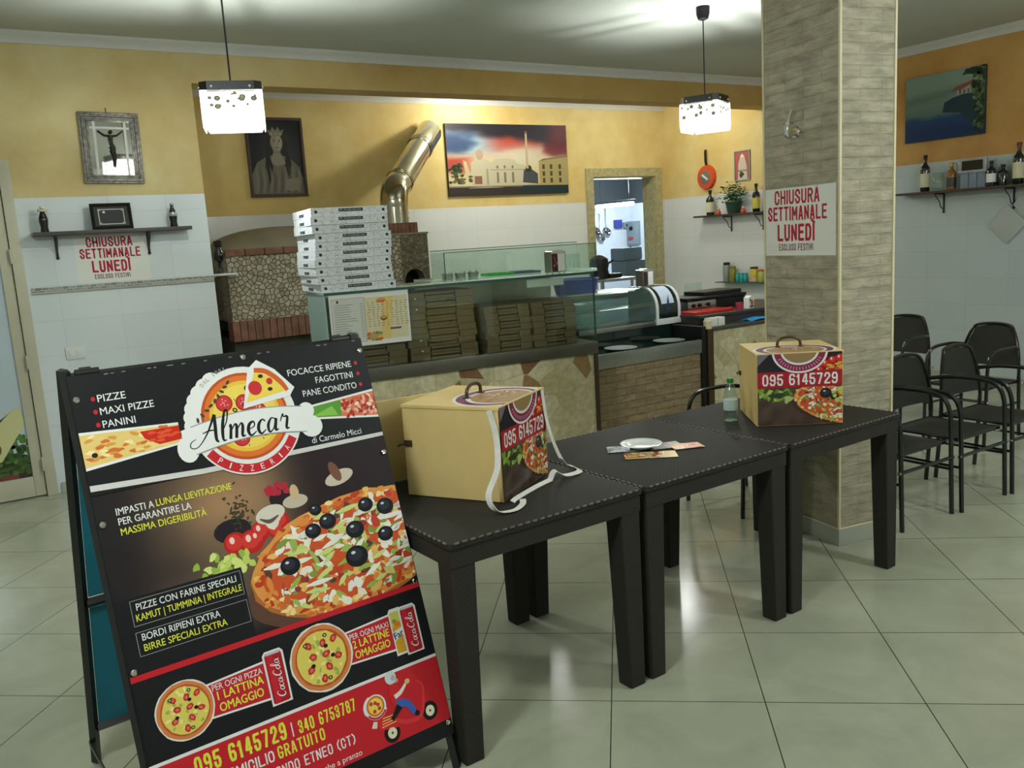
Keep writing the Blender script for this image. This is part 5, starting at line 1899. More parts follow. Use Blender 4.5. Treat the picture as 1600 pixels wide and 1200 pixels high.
a = Art(64)
sw, sh_ = 0.785, 0.608
a.clip = (.002, .002, sw - .002, sh_ - .002)
a.paint(.001, .001, sw - .002, sh_ - .002, 26, 20, sea, 0)
a.poly([(.38, .24), (.40, .33), (.48, .36), (.58, .38), (.66, .38), (.70, .20), (.72, .10), (.60, .14), (.55, .22)], S(36, 58, 66), 1)
a.poly([(.46, .42), (.52, .46), (.62, .48), (.68, .50), (.66, .46), (.56, .42)], S(130, 78, 64), 3)
a.poly([(.52, .38), (.52, .43), (.64, .46), (.66, .38)], S(150, 150, 132), 2)
for x in (.54, .58, .62):
    a.rect(x, .385, x + .02, .42, S(86, 92, 84), 3)
for k in range(110):
    t = a.rng.random()
    a.ell(.735 + a.rng.uniform(-.07, .06) * (1.1 - abs(t - .6)), .03 + .57 * t, .024, .018, S(*a.rng.choice(((44, 62, 38), (62, 84, 48), (30, 44, 30), (96, 106, 70)))), 4, 8, a.rng.uniform(0, 3), .3)
for k in range(26):
    a.ell(.65 + a.rng.uniform(-.05, .05), .57 + a.rng.uniform(-.02, .025), .03, .01, S(40, 56, 40), 4, 8, .3, .3)
picture('seascape_picture', 'canvas seascape with a red roofed house on the orange right wall', 'picture', (8.1, 5.333, 2.316), (0, -1, 0), sw, sh_, a, .03, edge=S(50, 56, 60))

# little picture above the kitchen shelf
a = Art(65)
a.clip = (.012, .012, .235, .34)
a.rect(.01, .01, .237, .342, S(176, 96, 84), 0)
a.poly([(.05, .01), (.06, .20), (.10, .30), (.15, .30), (.19, .18), (.20, .01)], S(196, 188, 166), 1)
a.ell(.12, .25, .03, .04, S(212, 180, 150), 2, 14)
a.poly([(.09, .275), (.12, .32), (.15, .275)], S(226, 220, 206), 3)
a.ell(.11, .07, .04, .035, S(70, 74, 56), 3, 12, 0, .3)
a.rect(.05, .11, .20, .125, S(150, 110, 80), 2)
picture('small_picture', 'small picture of a robed figure above the plant shelf in the kitchen', 'picture', (8.1, 7.595, 2.145), (0, -1, 0), .247, .352, a, .008, M['silverframe'], .012, .010)


# closing-day notices
def notice(label, T_loc, xd, wd, hh, glow, seed):
    a = Art(seed)
    rd = S(178, 30, 58)
    a.block('CHIUSURA', wd * .165, hh * .76, wd * .625, hh * .21, rd, 1, .16, .10)
    a.block('SETTIMANALE', wd * .065, hh * .52, wd * .82, hh * .21, rd, 1, .16, .10)
    a.block('LUNEDÌ', wd * .205, hh * .215, wd * .52, hh * .25, rd, 1, .17, .10)
    a.block('ESCLUSO FESTIVI', wd * .225, hh * .075, wd * .48, hh * .10, S(110, 50, 62), 1, .14, .12)
    xd = Vector(xd)
    n = xd.cross(Vector((0, 0, 1)))
    t = a.build('closing_notice', None, M['ink'], frame_T(n * .0016, xd, (0, 0, 1)), (0, 0, wd, hh, .0012, S(222, 222, 214)))
    t.location = T_loc
    return tag(t, label, 'notice', 'closing day notices')


notice('white closing day notice in red letters taped to the tiles under the left shelf', (0.735, 7.0, 1.500), (1, 0, 0), .50, .335, 0, 71)
pa = math.radians(80)
ox = Vector((PILX, PILY)) + .553 * Vector((math.cos(pa), math.sin(pa)))
nt_ = notice('white closing day notice in red letters taped to the stone pillar', (ox.x, ox.y, 1.462), (-math.cos(pa), -math.sin(pa), 0), .53, .342, 0, 72)
b = MB()
xdv = Vector((-math.cos(pa), -math.sin(pa), 0))
nv = xdv.cross(Vector((0, 0, 1)))
q = Vector((0, 0, .341)) + xdv * .40 + nv * .003
b.ball(q, .012, (1.6, .4, .5), 8)
b.build('tape_corner', M['white'], nt_)

# chrome hook on the pillar
hk = thing('wall_hook', 'small chrome hook high on the left face of the pillar', 'hook', (PILX + .30 * math.cos(pa), PILY + .30 * math.sin(pa), 2.07))
nvv = Vector((math.cos(pa + PI / 2), math.sin(pa + PI / 2), 0))
up = Vector((0, 0, 1))
sdv = Vector((math.cos(pa), math.sin(pa), 0))
MB().lathe([(0, 0), (.032, 0), (.032, .006), (.026, .012), (0, .014)], 18, (0, 0, 0), frame_T((0, 0, 0), sdv, up).to_3x3() if sdv.cross(up).dot(nvv) > 0 else frame_T((0, 0, 0), -sdv, up).to_3x3()).build('back_plate', M['chrome'], hk)
MB().tube(catmull([nvv * .012, nvv * .05 + up * -.022, nvv * .062 + up * .0, nvv * .05 + up * .05, nvv * .045 + up * .11 - sdv * .02], 5), .010, 10).build('hook_arm', M['chrome'], hk)

# double socket plate
so = thing('wall_socket', 'white double socket plate low on the tiled left wall', 'socket', (0.585, 7.0, 0.963))
bx(0, -.009, 0, .125, 0, .088, .004).build('plate', M['white'], so)
for k, x in enumerate((.022, .067)):
    bx(x, -.012, .022, x + .036, -.009, .066, .002).build('socket_module', M['white'], so)


# ---------------------------------------------------------------- shelves
def bracket(t, o, n, drop, reach, m, curly=False):
    """n = outward direction from the wall."""
    o, n = Vector(o), Vector(n)
    b = MB()
    b.tube([o + Vector((0, 0, -.004)) + n * .008, o + n * .008 + Vector((0, 0, -drop))], .009, 6)
    b.tube([o + n * .004 + Vector((0, 0, -.008)), o + n * reach + Vector((0, 0, -.008))], .007, 6)
    if curly:
        b.tube(catmull([o + n * .012 + Vector((0, 0, -drop * .85)), o + n * reach * .35 + Vector((0, 0, -drop * .72)), o + n * reach * .5 + Vector((0, 0, -drop * .42)),
                        o + n * reach * .8 + Vector((0, 0, -drop * .22)), o + n * reach * .92 + Vector((0, 0, -.012))], 4), .005, 6)
    else:
        b.tube([o + n * .01 + Vector((0, 0, -drop * .8)), o + n * reach * .75 + Vector((0, 0, -.014))], .006, 6)
    b.ball(o + n * .010 + Vector((0, 0, -drop)), .012, (1, 1, 1), 8)
    return b.build('bracket', m, t)


s1 = thing('wall_shelf', 'dark wooden shelf on the left wall carrying two small cola bottles', 'shelf', (0, 0, 0))
bx(.480, 6.815, 1.846, 1.530, 7.0, 1.872, .003).build('board', M['darkwood'], s1)
for x in (.625, 1.240):
    bracket(s1, (x, 7.0, 1.846), (0, -1, 0), .155, .16, M['black_metal'])
s2 = thing('wall_shelf', 'brown shelf on the right wall holding the wine bottles and the dark screen', 'shelf', (0, 0, 0))
bx(7.91, 3.75, 1.812, 8.1, 5.335, 1.834, .003).build('board', M['mdf'], s2)
for y in (4.93, 4.27):
    bracket(s2, (8.1, y, 1.812), (-1, 0, 0), .18, .17, M['black_metal'], True)
s3 = thing('wall_shelf', 'brown kitchen shelf holding the green plant and two wine bottles', 'shelf', (0, 0, 0))
bx(7.92, 7.03, 1.742, 8.1, 8.14, 1.764, .003).build('board', M['mdf'], s3)
for y in (7.66, 7.16):
    bracket(s3, (8.1, y, 1.742), (-1, 0, 0), .18, .16, M['black_metal'], True)
s4 = thing('glass_shelf', 'green glass shelf of small jars low on the kitchen wall', 'shelf', (0, 0, 0))
bx(7.93, 7.04, .934, 8.1, 7.80, .944).build('board', M['glassedge'], s4)
b = MB()
for y in (7.66, 7.2):
    b.box(8.06, y - .008, .922, 8.1, y + .008, .934, .002)
b.build('clip', M['chrome'], s4)
s5 = thing('wall_shelf', 'small white shelf at the end of the left wall beside the oven', 'shelf', (0, 0, 0))
bx(1.69, 7.33, 1.475, 1.962, 7.47, 1.492, .003).build('board', M['white'], s5)
b = MB().prism([(0, 0), (.12, 0), (0, -.09)], 7.395, 7.407, lambda a_, b_, h: (1.69 + a_, h, 1.475 + b_))
b.build('bracket', M['white'], s5)


# ---------------------------------------------------------------- bottles and jars
def bottle(name, label, loc, h, r, glass, lab=None, cap=None, lz=(.18, .52), kind='wine', group=None, cat='bottle'):
    t = thing(name, label, cat, loc, 0, group)
    if kind == 'wine':
        pr = [(0, 0.004), (r * .85, 0), (r, .01 * h / .3), (r, h * .60), (r * .9, h * .665), (r * .48, h * .74), (r * .36, h * .79), (r * .34, h * .93), (r * .42, h * .94), (r * .42, h * .965), (0, h * .965)]
    elif kind == 'cola':
        pr = [(0, .003), (r * .86, 0), (r * .92, h * .04), (r * .80, h * .20), (r * .98, h * .42), (r * .99, h * .52), (r * .78, h * .66), (r * .46, h * .80), (r * .40, h * .90), (r * .46, h * .925), (0, h * .925)]
    else:
        pr = [(0, .003), (r * .95, 0), (r, h * .03), (r, h * .80), (r * .86, h * .86), (r * .8, h * .88), (0, h * .88)]
    MB().lathe(pr, 20).build('bottle_body', glass, t)
    if lab:
        MB().lathe([(r * 1.005, h * lz[0]), (r * 1.025, h * lz[0] + .001), (r * 1.025, h * lz[1] - .001), (r * 1.005, h * lz[1])], 20).build('paper_label', lab, t)
    c = cap or M['black']
    if kind == 'wine':
        MB().lathe([(0, h * .86), (r * .40, h * .86), (r * .40, h * .93), (r * .46, h * .94), (r * .46, h * .985), (r * .4, h), (0, h)], 16).build('cap', c, t)
    elif kind == 'cola':
        MB().lathe([(0, h * .92), (r * .50, h * .925), (r * .50, h * .97), (r * .42, h), (0, h)], 14).build('cap', c, t)
    else:
        MB().lathe([(0, h * .86), (r * .88, h * .865), (r * .88, h * .985), (r * .8, h), (0, h)], 16).build('lid', c, t)
    return t


bottle('cola_bottle', 'small dark cola bottle at the left end of the left shelf', (.560, 6.90, 1.872), .176, .030, M['cola'], M['label'], M['white'], (.80, .90), 'cola', 'cola bottles on the left shelf')
bottle('cola_bottle', 'small dark cola bottle at the right end of the left shelf', (1.420, 6.90, 1.872), .172, .030, M['cola'], M['silverframe'], M['silverframe'], (.45, .62), 'cola', 'cola bottles on the left shelf')
# small framed plaque on an easel foot
pq = thing('framed_plaque', 'small black framed plaque standing between the two cola bottles on the left shelf', 'plaque', (.862, 6.88, 1.872))
a = Art(66)
pw, ph = .272, .186
a.rect(.05, .035, pw - .05, ph - .040, S(176, 176, 170), 0)
a.rect(.056, .041, pw - .056, ph - .046, S(16, 19, 24), 1)
for x in (.058, pw - .058):
    for y in (.042, ph - .046):
        a.ell(x, y, .011, .009, S(150, 150, 146), 2, 10)
a.ell(.088, ph - .062, .009, .009, S(196, 198, 196), 3, 12)
T = frame_T((0, 0, .0015), (1, 0, 0), (0, .16, 1))
a.build('plaque_face', pq, M['ink'], T, (0, 0, pw, ph, .008, S(20, 20, 21)))
b = MB()
for x0, y0, x1, y1 in ((0, 0, pw, .022), (0, ph - .022, pw, ph), (0, .022, .022, ph - .022), (pw - .022, .022, pw, ph - .022)):
    b.box(x0, y0, -.006, x1, y1, .009, .003, T)
b.build('frame', M['flatblack'], pq)
b = MB().ribbon([(pw / 2, .026, .14), (pw / 2, .075, .0015)], .05, .003, [(1, 0, 0)] * 2)
b.build('easel_strut', M['black'], pq)

# things on the right shelf
Z2 = 1.834
bottle('wine_bottle', 'dark wine bottle with a cream label at the left end of the right shelf', (8.0, 5.07, Z2), .345, .043, M['winebottle'], M['label'], M['black'], (.12, .50))
v = MB().lathe([(0, .004), (.05, 0), (.058, .02), (.066, .09), (.052, .13), (.070, .172), (.067, .172), (.049, .13), (.062, .09), (.054, .022), (0, .010)], 22).build('glass_vase', M['glass_clear'])
v.location = (8.0, 4.93, Z2)
tag(v, 'clear glass vase beside the wine bottle on the right shelf', 'vase')
bottle('liquor_bottle', 'amber liquor bottle between the glass vase and the dark screen on the right shelf', (8.0, 4.805, Z2), .250, .042, M['amber'], M['darkwood'], M['gold'], (.1, .45))
scn = thing('framed_screen', 'silver framed dark screen standing on blue grey cartons on the right shelf', 'screen', (8.0, 4.585, Z2))
b = MB()
for k in range(3):
    b.box(-.035, -.120 + .08 * k, 0, .035, -.120 + .08 * k + .074, .135, .004)
b.build('carton_base', mat('blue_grey_card', S(120, 132, 146), .6, vary=.1), scn)
b = MB()
for y0, z0, y1, z1 in ((-.13, .135, .13, .160), (-.13, .245, .13, .268), (-.13, .16, -.10, .245), (.10, .16, .13, .245)):
    b.box(-.045, y0, z0, -.015, y1, z1, .004)
b.build('frame', M['silverframe'], scn)
bx(-.036, -.1, .16, -.02, .1, .245).build('screen', M['darkglass'], scn)
bottle('wine_bottle', 'short dark bottle with a white label right of the dark screen on the right shelf', (7.98, 4.42, Z2), .225, .040, M['winebottle'], M['paper'], M['black'], (.16, .5))
bottle('wine_bottle', 'squat black bottle without a label next to the tall one on the right shelf', (8.02, 4.335, Z2), .185, .042, M['winebottle'], None, M['black'], (.1, .5))
bottle('wine_bottle', 'tall dark wine bottle with a red cap furthest right on the right shelf', (8.0, 4.19, Z2), .360, .046, M['winebottle'], M['label'], mat('dark_red_cap', S(96, 34, 34), .4), (.14, .52))
# kitchen shelf
Z3 = 1.764
bottle('wine_bottle', 'wine bottle with a white label at the left end of the kitchen plant shelf', (8.01, 7.93, Z3), .305, .050, M['winebottle'], M['label'], M['black'], (.12, .52))
bottle('wine_bottle', 'wine bottle with a yellow label right of the plant on the kitchen shelf', (8.01, 7.19, Z3), .325, .044, M['winebottle'], M['yellowjar'], M['black'], (.12, .5))
pp = thing('potted_plant', 'leafy green plant in a dark pot on the kitchen shelf', 'plant', (8.01, 7.545, Z3))
MB().lathe([(0, .002), (.070, 0), (.095, .125), (.102, .128), (.102, .142), (.093, .142), (.088, .11), (0, .11)], 22).build('pot', M['pot'], pp)
b = MB()
rg = random.Random(9)
for k in range(260):
    an, el = rg.uniform(0, 2 * PI), rg.uniform(-.25, 1.3)
    d = rg.uniform(.05, .235)
    c = Vector((d * math.cos(an) * math.cos(el) * .38 - .02, d * math.sin(an) * math.cos(el) * 1.12, .17 + d * math.sin(el) * .95))
    if c.x > .075:
        c.x = .075
    q = Matrix.Rotation(rg.uniform(0, 6.3), 3, 'Z') @ Matrix.Rotation(rg.uniform(-1, 1), 3, 'X')
    s_ = rg.uniform(.018, .032)
    P4 = [q @ Vector(p) * s_ + c for p in ((-1, 0, 0), (0, -.5, .12), (1, 0, 0), (0, .5, .12))]
    b.face(P4)
b.build('foliage', M['leaf'], pp, smooth=False)
b = MB()
for k in range(9):
    an = k * .7
    b.tube([(0, 0, .10), (.02 * math.cos(an), .05 * math.sin(an), .19), (.05 * math.cos(an) - .01, .14 * math.sin(an), .28)], .003, 5)
b.build('stem', M['leaf'], pp)
for k, (y, nm) in enumerate(((7.775, 'small red ornament between the left bottle and the plant on the kitchen shelf'), (7.375, 'small red ornament between the plant and the right bottle on the kitchen shelf'))):
    o = thing('ornament', nm, 'ornament', (7.99, y, Z3), 0, 'small red shelf ornaments')
    MB().lathe([(0, 0), (.03, 0), (.034, .02), (.022, .045), (.012, .05), (0, .05)], 14).build('body', M['orange_red'], o)
    MB().ball((0, 0, .062), .017).build('head', mat('ornament_cream', S(214, 176, 150), .5) if k == 0 else bpy.data.materials['ornament_cream'], o)
# jars on the glass shelf
Z4 = .944
bottle('storage_jar', 'tall grey jar at the left end of the glass shelf', (8.02, 7.685, Z4), .234, .046, M['greyjar'], None, M['black'], kind='jar', cat='jar')
bottle('storage_jar', 'olive green oil jar second from the left on the glass shelf', (8.02, 7.585, Z4), .186, .044, M['olive'], None, M['olive'], kind='jar', cat='jar')
for k, nm in enumerate(('leftmost', 'middle one', 'rightmost')):
    bottle('storage_jar', 'small teal jar, %s of the three on the glass shelf' % nm, (8.02, 7.505 - .062 * k, Z4), .105, .029, M['tealjar'], None, M['tealjar'], kind='jar', group='small teal jars', cat='jar')
bottle('storage_jar', 'yellow jar with a dark lid on the glass shelf', (8.02, 7.245, Z4), .178, .052, M['yellowjar'], mat('pink_label', S(214, 180, 160), .7), M['mdf'], (.04, .3), 'jar', cat='jar')
bottle('storage_jar', 'pale green jar furthest right on the glass shelf beside the yellow one', (8.02, 7.135, Z4), .145, .042, mat('pale_green_jar', S(178, 184, 90), .3), None, M['orange_red'], kind='jar', cat='jar')
# carafe on the small white shelf
cr = thing('decanter', 'dark decanter on a clear glass foot standing on the small white shelf', 'decanter', (1.845, 7.40, 1.492))
MB().lathe([(0, .003), (.036, 0), (.040, .01), (.040, .085), (.034, .092), (0, .092)], 20).build('glass_foot', M['glass_clear'], cr)
MB().lathe([(0, .006), (.022, .006), (.012, .06), (.018, .09), (0.012, .1), (0, .1)], 14).build('stem', M['cola'], cr)
MB().lathe([(0, .095), (.030, .10), (.046, .135), (.044, .165), (.026, .20), (.022, .215), (.032, .222), (.034, .262), (.028, .268), (0, .268)], 20).build('bottle_body', M['cola'], cr)
# frying pan hung on the wall
fpn = thing('frying_pan', 'red frying pan hanging on the yellow kitchen wall', 'pan', (8.1, 8.055, 2.235))
Rx = Matrix(((0, 0, -1), (0, 1, 0), (1, 0, 0)))
MB().lathe([(0, .030), (.10, .030), (.135, .034), (.150, .055), (.152, .058), (.155, .056), (.140, .024), (.105, .020), (0, .020)][::-1], 32, (-.062, 0, 0), Matrix(((0, 0, 1), (0, 1, 0), (-1, 0, 0)))).build('pan_body', M['orange_red'], fpn)
MB().lathe([(0, 0), (.085, 0), (.085, .004), (0, .004)], 26, (-.044, 0, 0), Matrix(((0, 0, 1), (0, 1, 0), (-1, 0, 0)))).build('base_disc', M['steel'], fpn)
MB().box(-.052, -.060, -.012, -.0445, .060, .012, .003, Matrix.Rotation(.6, 4, 'X')).build('base_emblem', M['white'], fpn)
b = MB()
b.ribbon([(-.018, 0, .150), (-.030, 0, .20), (-.032, 0, .31), (-.026, 0, .335)], .026, .014, [(0, 1, 0)] * 4)
b.build('handle', M['black'], fpn)
MB().tube([(0, 0, .322), (-.04, 0, .325)], .004, 6).build('wall_nail', M['chrome'], fpn)


# ================================================================ pizza counter with glass case
CA = math.radians(-8)
CX, CY = 1.862, 5.089
cc, cs = math.cos(CA), math.sin(CA)
def CW(x, y):
    return CX + cc * x - cs * y, CY + cs * x + cc * y


ctr = thing('pizza_counter', 'stone clad pizza counter with a tall glass case full of brown cartons', 'counter', (CX, CY, 0), CA)
CL, CD = 1.89, 0.50
bx(0, 0.01, 0, CL, CD, .80).build('stone_base', M['flag'], ctr, smooth=False)
bx(-.004, -.018, .80, CL + .004, CD, .884, .004).build('steel_rail', M['railgrey'], ctr)
bx(CL - .022, -.006, 0, CL + .006, .024, .80, .003).build('corner_post', M['mdf'], ctr)
bx(.012, 0.0, .884, CL - .006, .008, 1.360).build('front_pane', M['glass'], ctr, smooth=False)
bx(CL - .008, .008, .884, CL, CD, 1.360).build('side_pane', M['glass'], ctr, smooth=False)
bx(0, 0.0, .884, .010, CD, 1.360).build('side_pane', M['glass_side'], ctr, smooth=False)
bx(0, -.006, 1.360, CL, CD, 1.374, .002).build('top_slab', M['glass_slab'], ctr)
b = MB()
b.box(0, -.0075, 1.358, CL, -.006, 1.3745).box(CL - .007, -.002, .884, CL + .002, .006, 1.360).box(CL, -.006, 1.358, CL + .0015, CD, 1.3745)
b.build('pane_edge', M['glassedge'], ctr)
for x, z in ((.58, 1.29), (.585, 1.22), (.60, 1.02), (.605, .95), (1.86, 1.16)):
    MB().lathe([(.009, 0), (.009, .004), (.006, .008), (0, .009)], 12, (x, 0, z), Matrix(((1, 0, 0), (0, 0, -1), (0, 1, 0)))).build('glass_fixing', M['chrome'], ctr)
bx(1.38, .014, 1.300, 1.66, .018, 1.352).build('price_strip', M['paper'], ctr)

# brown cartons inside
def kraft_proto(W, H, D):
    t = thing('pizza_carton', 'x', 'carton')
    bx(0, 0, 0.001, W, D, H - .001, .0015).build('carton', M['kraft'], t)
    b = MB()
    b.box(W * .30, -.0012, H * .42, W * .72, .002, H * .62).box(W * .28, -.001, H * .1, W * .30, .002, H * .9).box(W * .72, -.001, H * .1, W * .74, .002, H * .9)
    b.build('front_slot', M['kraft_dark'], t)
    return t


rg = random.Random(5)
for sname, x0, W, n in (('leftmost', .045, .47, 10), ('second', .535, .47, 10), ('third', 1.075, .335, 7), ('rightmost', 1.425, .335, 7)):
    H = .0442
    p = kraft_proto(W, H, .36)
    for k in range(n):
        o = p if k == 0 else copy_tree(p)
        x, y = CW(x0 + rg.uniform(-.008, .008), .05 + rg.uniform(-.006, .006))
        o.location = (x, y, .884 + H * k)
        o.rotation_euler = (0, 0, CA + math.radians(rg.uniform(-.6, .6)))
        i = n - 1 - k
        pos = 'lowest' if k == 0 else ORD[i]
        o['label'] = 'brown pizza carton inside the glass counter, %s in the %s stack' % (pos, sname)
        o['group'] = 'brown pizza cartons in the glass counter'

# menu sheet taped to the glass
a = Art(81)
mw, mh = .508, .345
a.rect(.020, .030, mw - .012, mh - .048, S(206, 196, 160), 0)
a.frame(.012, .026, mw * .435, mh - .044, .002, S(90, 70, 60), 1)
a.rect(.016, .030, mw * .43, mh - .048, S(206, 206, 196), 1)
a.rect(mw * .43, .030, mw - .012, mh - .048, S(214, 206, 168), 1)
a.poly([(mw * .62, .03), (mw * .66, mh - .05), (mw * .80, mh - .05), (mw * .74, .03)], S(222, 196, 120), 2)
for k in range(15):
    y = mh - .085 - k * .0145
    a.rect(.028, y, .028 + a.rng.uniform(.08, .15), y + .004, S(150, 146, 138), 2)
    a.rect(.19, y, .212, y + .004, S(150, 146, 138), 2)
    if k < 11:
        for q in range(9):
            x = mw * .46 + q * .030 + a.rng.uniform(0, .008)
            a.rect(x, y, x + a.rng.uniform(.008, .02), y + .004, S(*a.rng.choice(((150, 120, 90), (140, 140, 136), (176, 96, 70)))), 3)
a.ell(.052, mh - .062, .008, .010, S(110, 60, 60), 3, 12)
a.ell(mw * .645, mh - .070, .030, .014, S(196, 104, 44), 4, 14)
a.ell(mw * .645, mh - .066, .026, .008, S(222, 150, 70), 5, 14)
a.ell(mw * .665, mh * .47, .024, .014, S(120, 80, 40), 4, 14)
a.ell(mw * .665, mh * .48, .020, .007, S(196, 160, 80), 5, 14)
for k in range(34):
    a.ell(mw * a.rng.uniform(.45, .64), .030 + a.rng.uniform(0, .045), .013, .009, S(*a.rng.choice(((206, 110, 50), (226, 170, 90), (150, 70, 40), (140, 150, 80)))), 4, 9, 0, .3)
a.ell(mw * .52, .055, .026, .02, S(176, 160, 110), 5, 14)
a.rect(mw * .74, mh * .25, mw * .88, mh * .285, S(120, 70, 80), 4)
t = a.build('menu_sheet', None, M['ink'], frame_T((0, 0, 0), (1, 0, 0), (0, 0, 1)), (0, 0, mw, mh, .0008, S(224, 224, 216)))
t.location = (*CW(.028, -.0012), 1.030)
t.rotation_euler = (0, 0, CA)
tag(t, 'large printed menu sheet with a white border taped to the glass counter front', 'menu')

# white pizza boxes stacked on the counter
def pizza_box():
    t = thing('pizza_box', 'x', 'box')
    W, H, D = .475, .0512, .56
    a = Art(90)
    wt, dk = S(214, 218, 218), S(52, 54, 56)
    a.rect(0, .001, W, H - .001, wt, 0)
    a.rect(W * .355, H * .46, W * .675, H * .84, dk, 1)
    a.stroke([(W * .37, H * .55, .002), (W * .385, H * .76, .003), (W * .41, H * .60, .0025)], S(190, 190, 190), 2, 3)
    for k in range(11):
        x = W * .43 + k * .0098
        a.rect(x, H * .58, x + .006, H * (.70 if k % 3 else .76), S(150, 152, 152), 2)
    for x in (.030, W - .026):
        a.ell(x, H * .52, .0095, H * .19, S(26, 28, 30), 1, 16)
    for k in range(5):
        x = .06 + k * .085
        a.stroke([(x, H * .1, .001), (x + .02, H * .4, .0016), (x + .03, H * .8, .001)], S(150, 154, 158), 1, 3)
    a.build('printed_front', t, M['ink_box'], frame_T((0, -.0004, 0), (1, 0, 0), (0, 0, 1)))
    a = Art(91)
    a.rect(0, .001, D, H - .001, S(212, 217, 220), 0)
    a.rect(D * .36, H * .14, D * .62, H * .50, dk, 1)
    for k in range(8):
        a.rect(W * .42 + k * .011, H * .22, W * .42 + k * .011 + .006, H * .34, S(140, 142, 142), 2)
    a.build('printed_side', t, M['ink_box'], frame_T((-.0004, D, 0), (0, -1, 0), (0, 0, 1)))
    bm = bx(0, 0, .0006, W, D, H - .0006, .0012)
    bm.build('cardboard_tray', mat('white_cardboard', S(206, 210, 208), .7) if 'white_cardboard' not in bpy.data.materials else bpy.data.materials['white_cardboard'], t)
    return t


pbx = pizza_box()
jit = [(.012, 0), (-.002, -.003), (-.006, -.004), (-.010, -.006), (.000, 0), (.004, .002), (.008, .004), (-.006, 0), (-.010, -.003), (-.004, 0)]
for k in range(10):
    o = pbx if k == 0 else copy_tree(pbx)
    x, y = CW(-.020 + jit[k][0], .012 + jit[k][1])
    o.location = (x, y, 1.374 + .0512 * k)
    o.rotation_euler = (0, 0, CA + math.radians((.4, -.5, .3, 0, .5, -.2, .2, .4, -.4, .3)[k]))
    o['label'] = 'white printed pizza box, %s of the stack on the glass counter' % ('lowest' if k == 0 else ORD[9 - k])
    o['group'] = 'white pizza boxes stacked on the counter'

# steel prep table behind, with the low glass guard and what stands inside it
prep = thing('prep_table', 'steel pizza prep table with a low green glass guard behind the glass counter', 'table', (*CW(.92, .53), 0), CA)
PL_, PD = 1.30, .50
bx(0, 0, .10, .90, PD, 1.350).build('cabinet', M['steel'], prep, smooth=False)
bx(-.005, -.005, 1.350, PL_ + .005, PD, 1.372, .002).build('worktop', M['glass_slab'], prep)
bx(.02, .03, 0, .88, PD - .03, .10).build('plinth', M['black'], prep)
g = MB()
g.box(.070, .0, 1.372, PL_, .006, 1.562).box(.070, .29, 1.372, PL_, .296, 1.576).box(.070, .006, 1.372, .076, .29, 1.562).box(PL_ - .006, .006, 1.372, PL_, .29, 1.562)
g.build('glass_guard', M['glass'], prep, smooth=False)
g = MB()
g.box(.068, -.001, 1.559, PL_, .007, 1.564).box(.066, .289, 1.573, PL_, .297, 1.578).box(.068, -.001, 1.372, .074, .004, 1.56).box(PL_ - .003, -.001, 1.372, PL_ + .001, .005, 1.56)
g.build('guard_edge', M['glassedge'], prep)
def on_prep(x, y):
    return CW(.92 + x, .53 + y)


def tray(label, x, y, rz, m, w=.20, d=.26):
    t = thing('serving_tray', label, 'tray', (*on_prep(x, y), 1.372), CA + math.radians(rz), 'plastic trays in the glass guard')
    b = MB()
    b.box(0, 0, 0, w, d, .006, .002)
    for x0, y0, x1, y1 in ((0, 0, w, .008), (0, d - .008, w, d), (0, .008, .008, d - .008), (w - .008, .008, w, d - .008)):
        b.box(x0, y0, .006, x1, y1, .014, .002)
    b.build('tray_body', m, t)


tray('bright green plastic tray lying behind the low glass guard', .44, .06, -4, M['green'], .19, .22)
tray('navy plastic tray lying right of the green one behind the low glass guard', .655, .08, -8, M['navy'], .20, .20)
for k in range(3):
    o = thing('cutlery_tub', 'small steel tub of cutlery, %s behind the left end of the glass guard' % ('leftmost', 'middle one', 'rightmost')[k], 'tub', (*on_prep(.13 + .10 * k, .12), 1.372), CA, 'steel cutlery tubs')
    MB().lathe([(0, .002), (.036, 0), (.042, .035), (.044, .035), (.044, .038), (.040, .038), (.034, .005), (0, .005)], 18).build('tub', M['steel'], o)
    b = MB()
    for q in range(4):
        an = q * 1.6 + k
        b.tube([(.012 * math.cos(an), .012 * math.sin(an), .006), (.034 * math.cos(an), .034 * math.sin(an), .050)], .003, 6)
    b.build('cutlery', M['chrome'], o)
for k in range(4):
    o = thing('drinking_glass', 'clear drinking glass behind the right end of the glass guard, number %s from the left' % ('one', 'two', 'three', 'four')[k], 'glass', (*on_prep(.985 + .078 * k, .17), 1.372), 0, 'drinking glasses in the glass guard')
    o['label'] = ('clear drinking glass nearest the napkin holder inside the glass guard', 'clear drinking glass second from the napkin holder inside the glass guard',
                  'clear drinking glass third from the napkin holder inside the glass guard', 'clear drinking glass at the far right inside the glass guard')[k]
    MB().lathe([(0, .006), (.028, .0), (.030, .002), (.034, .115), (.032, .115), (.028, .010), (0, .010)], 20).build('tumbler', M['glass_clear'], o)


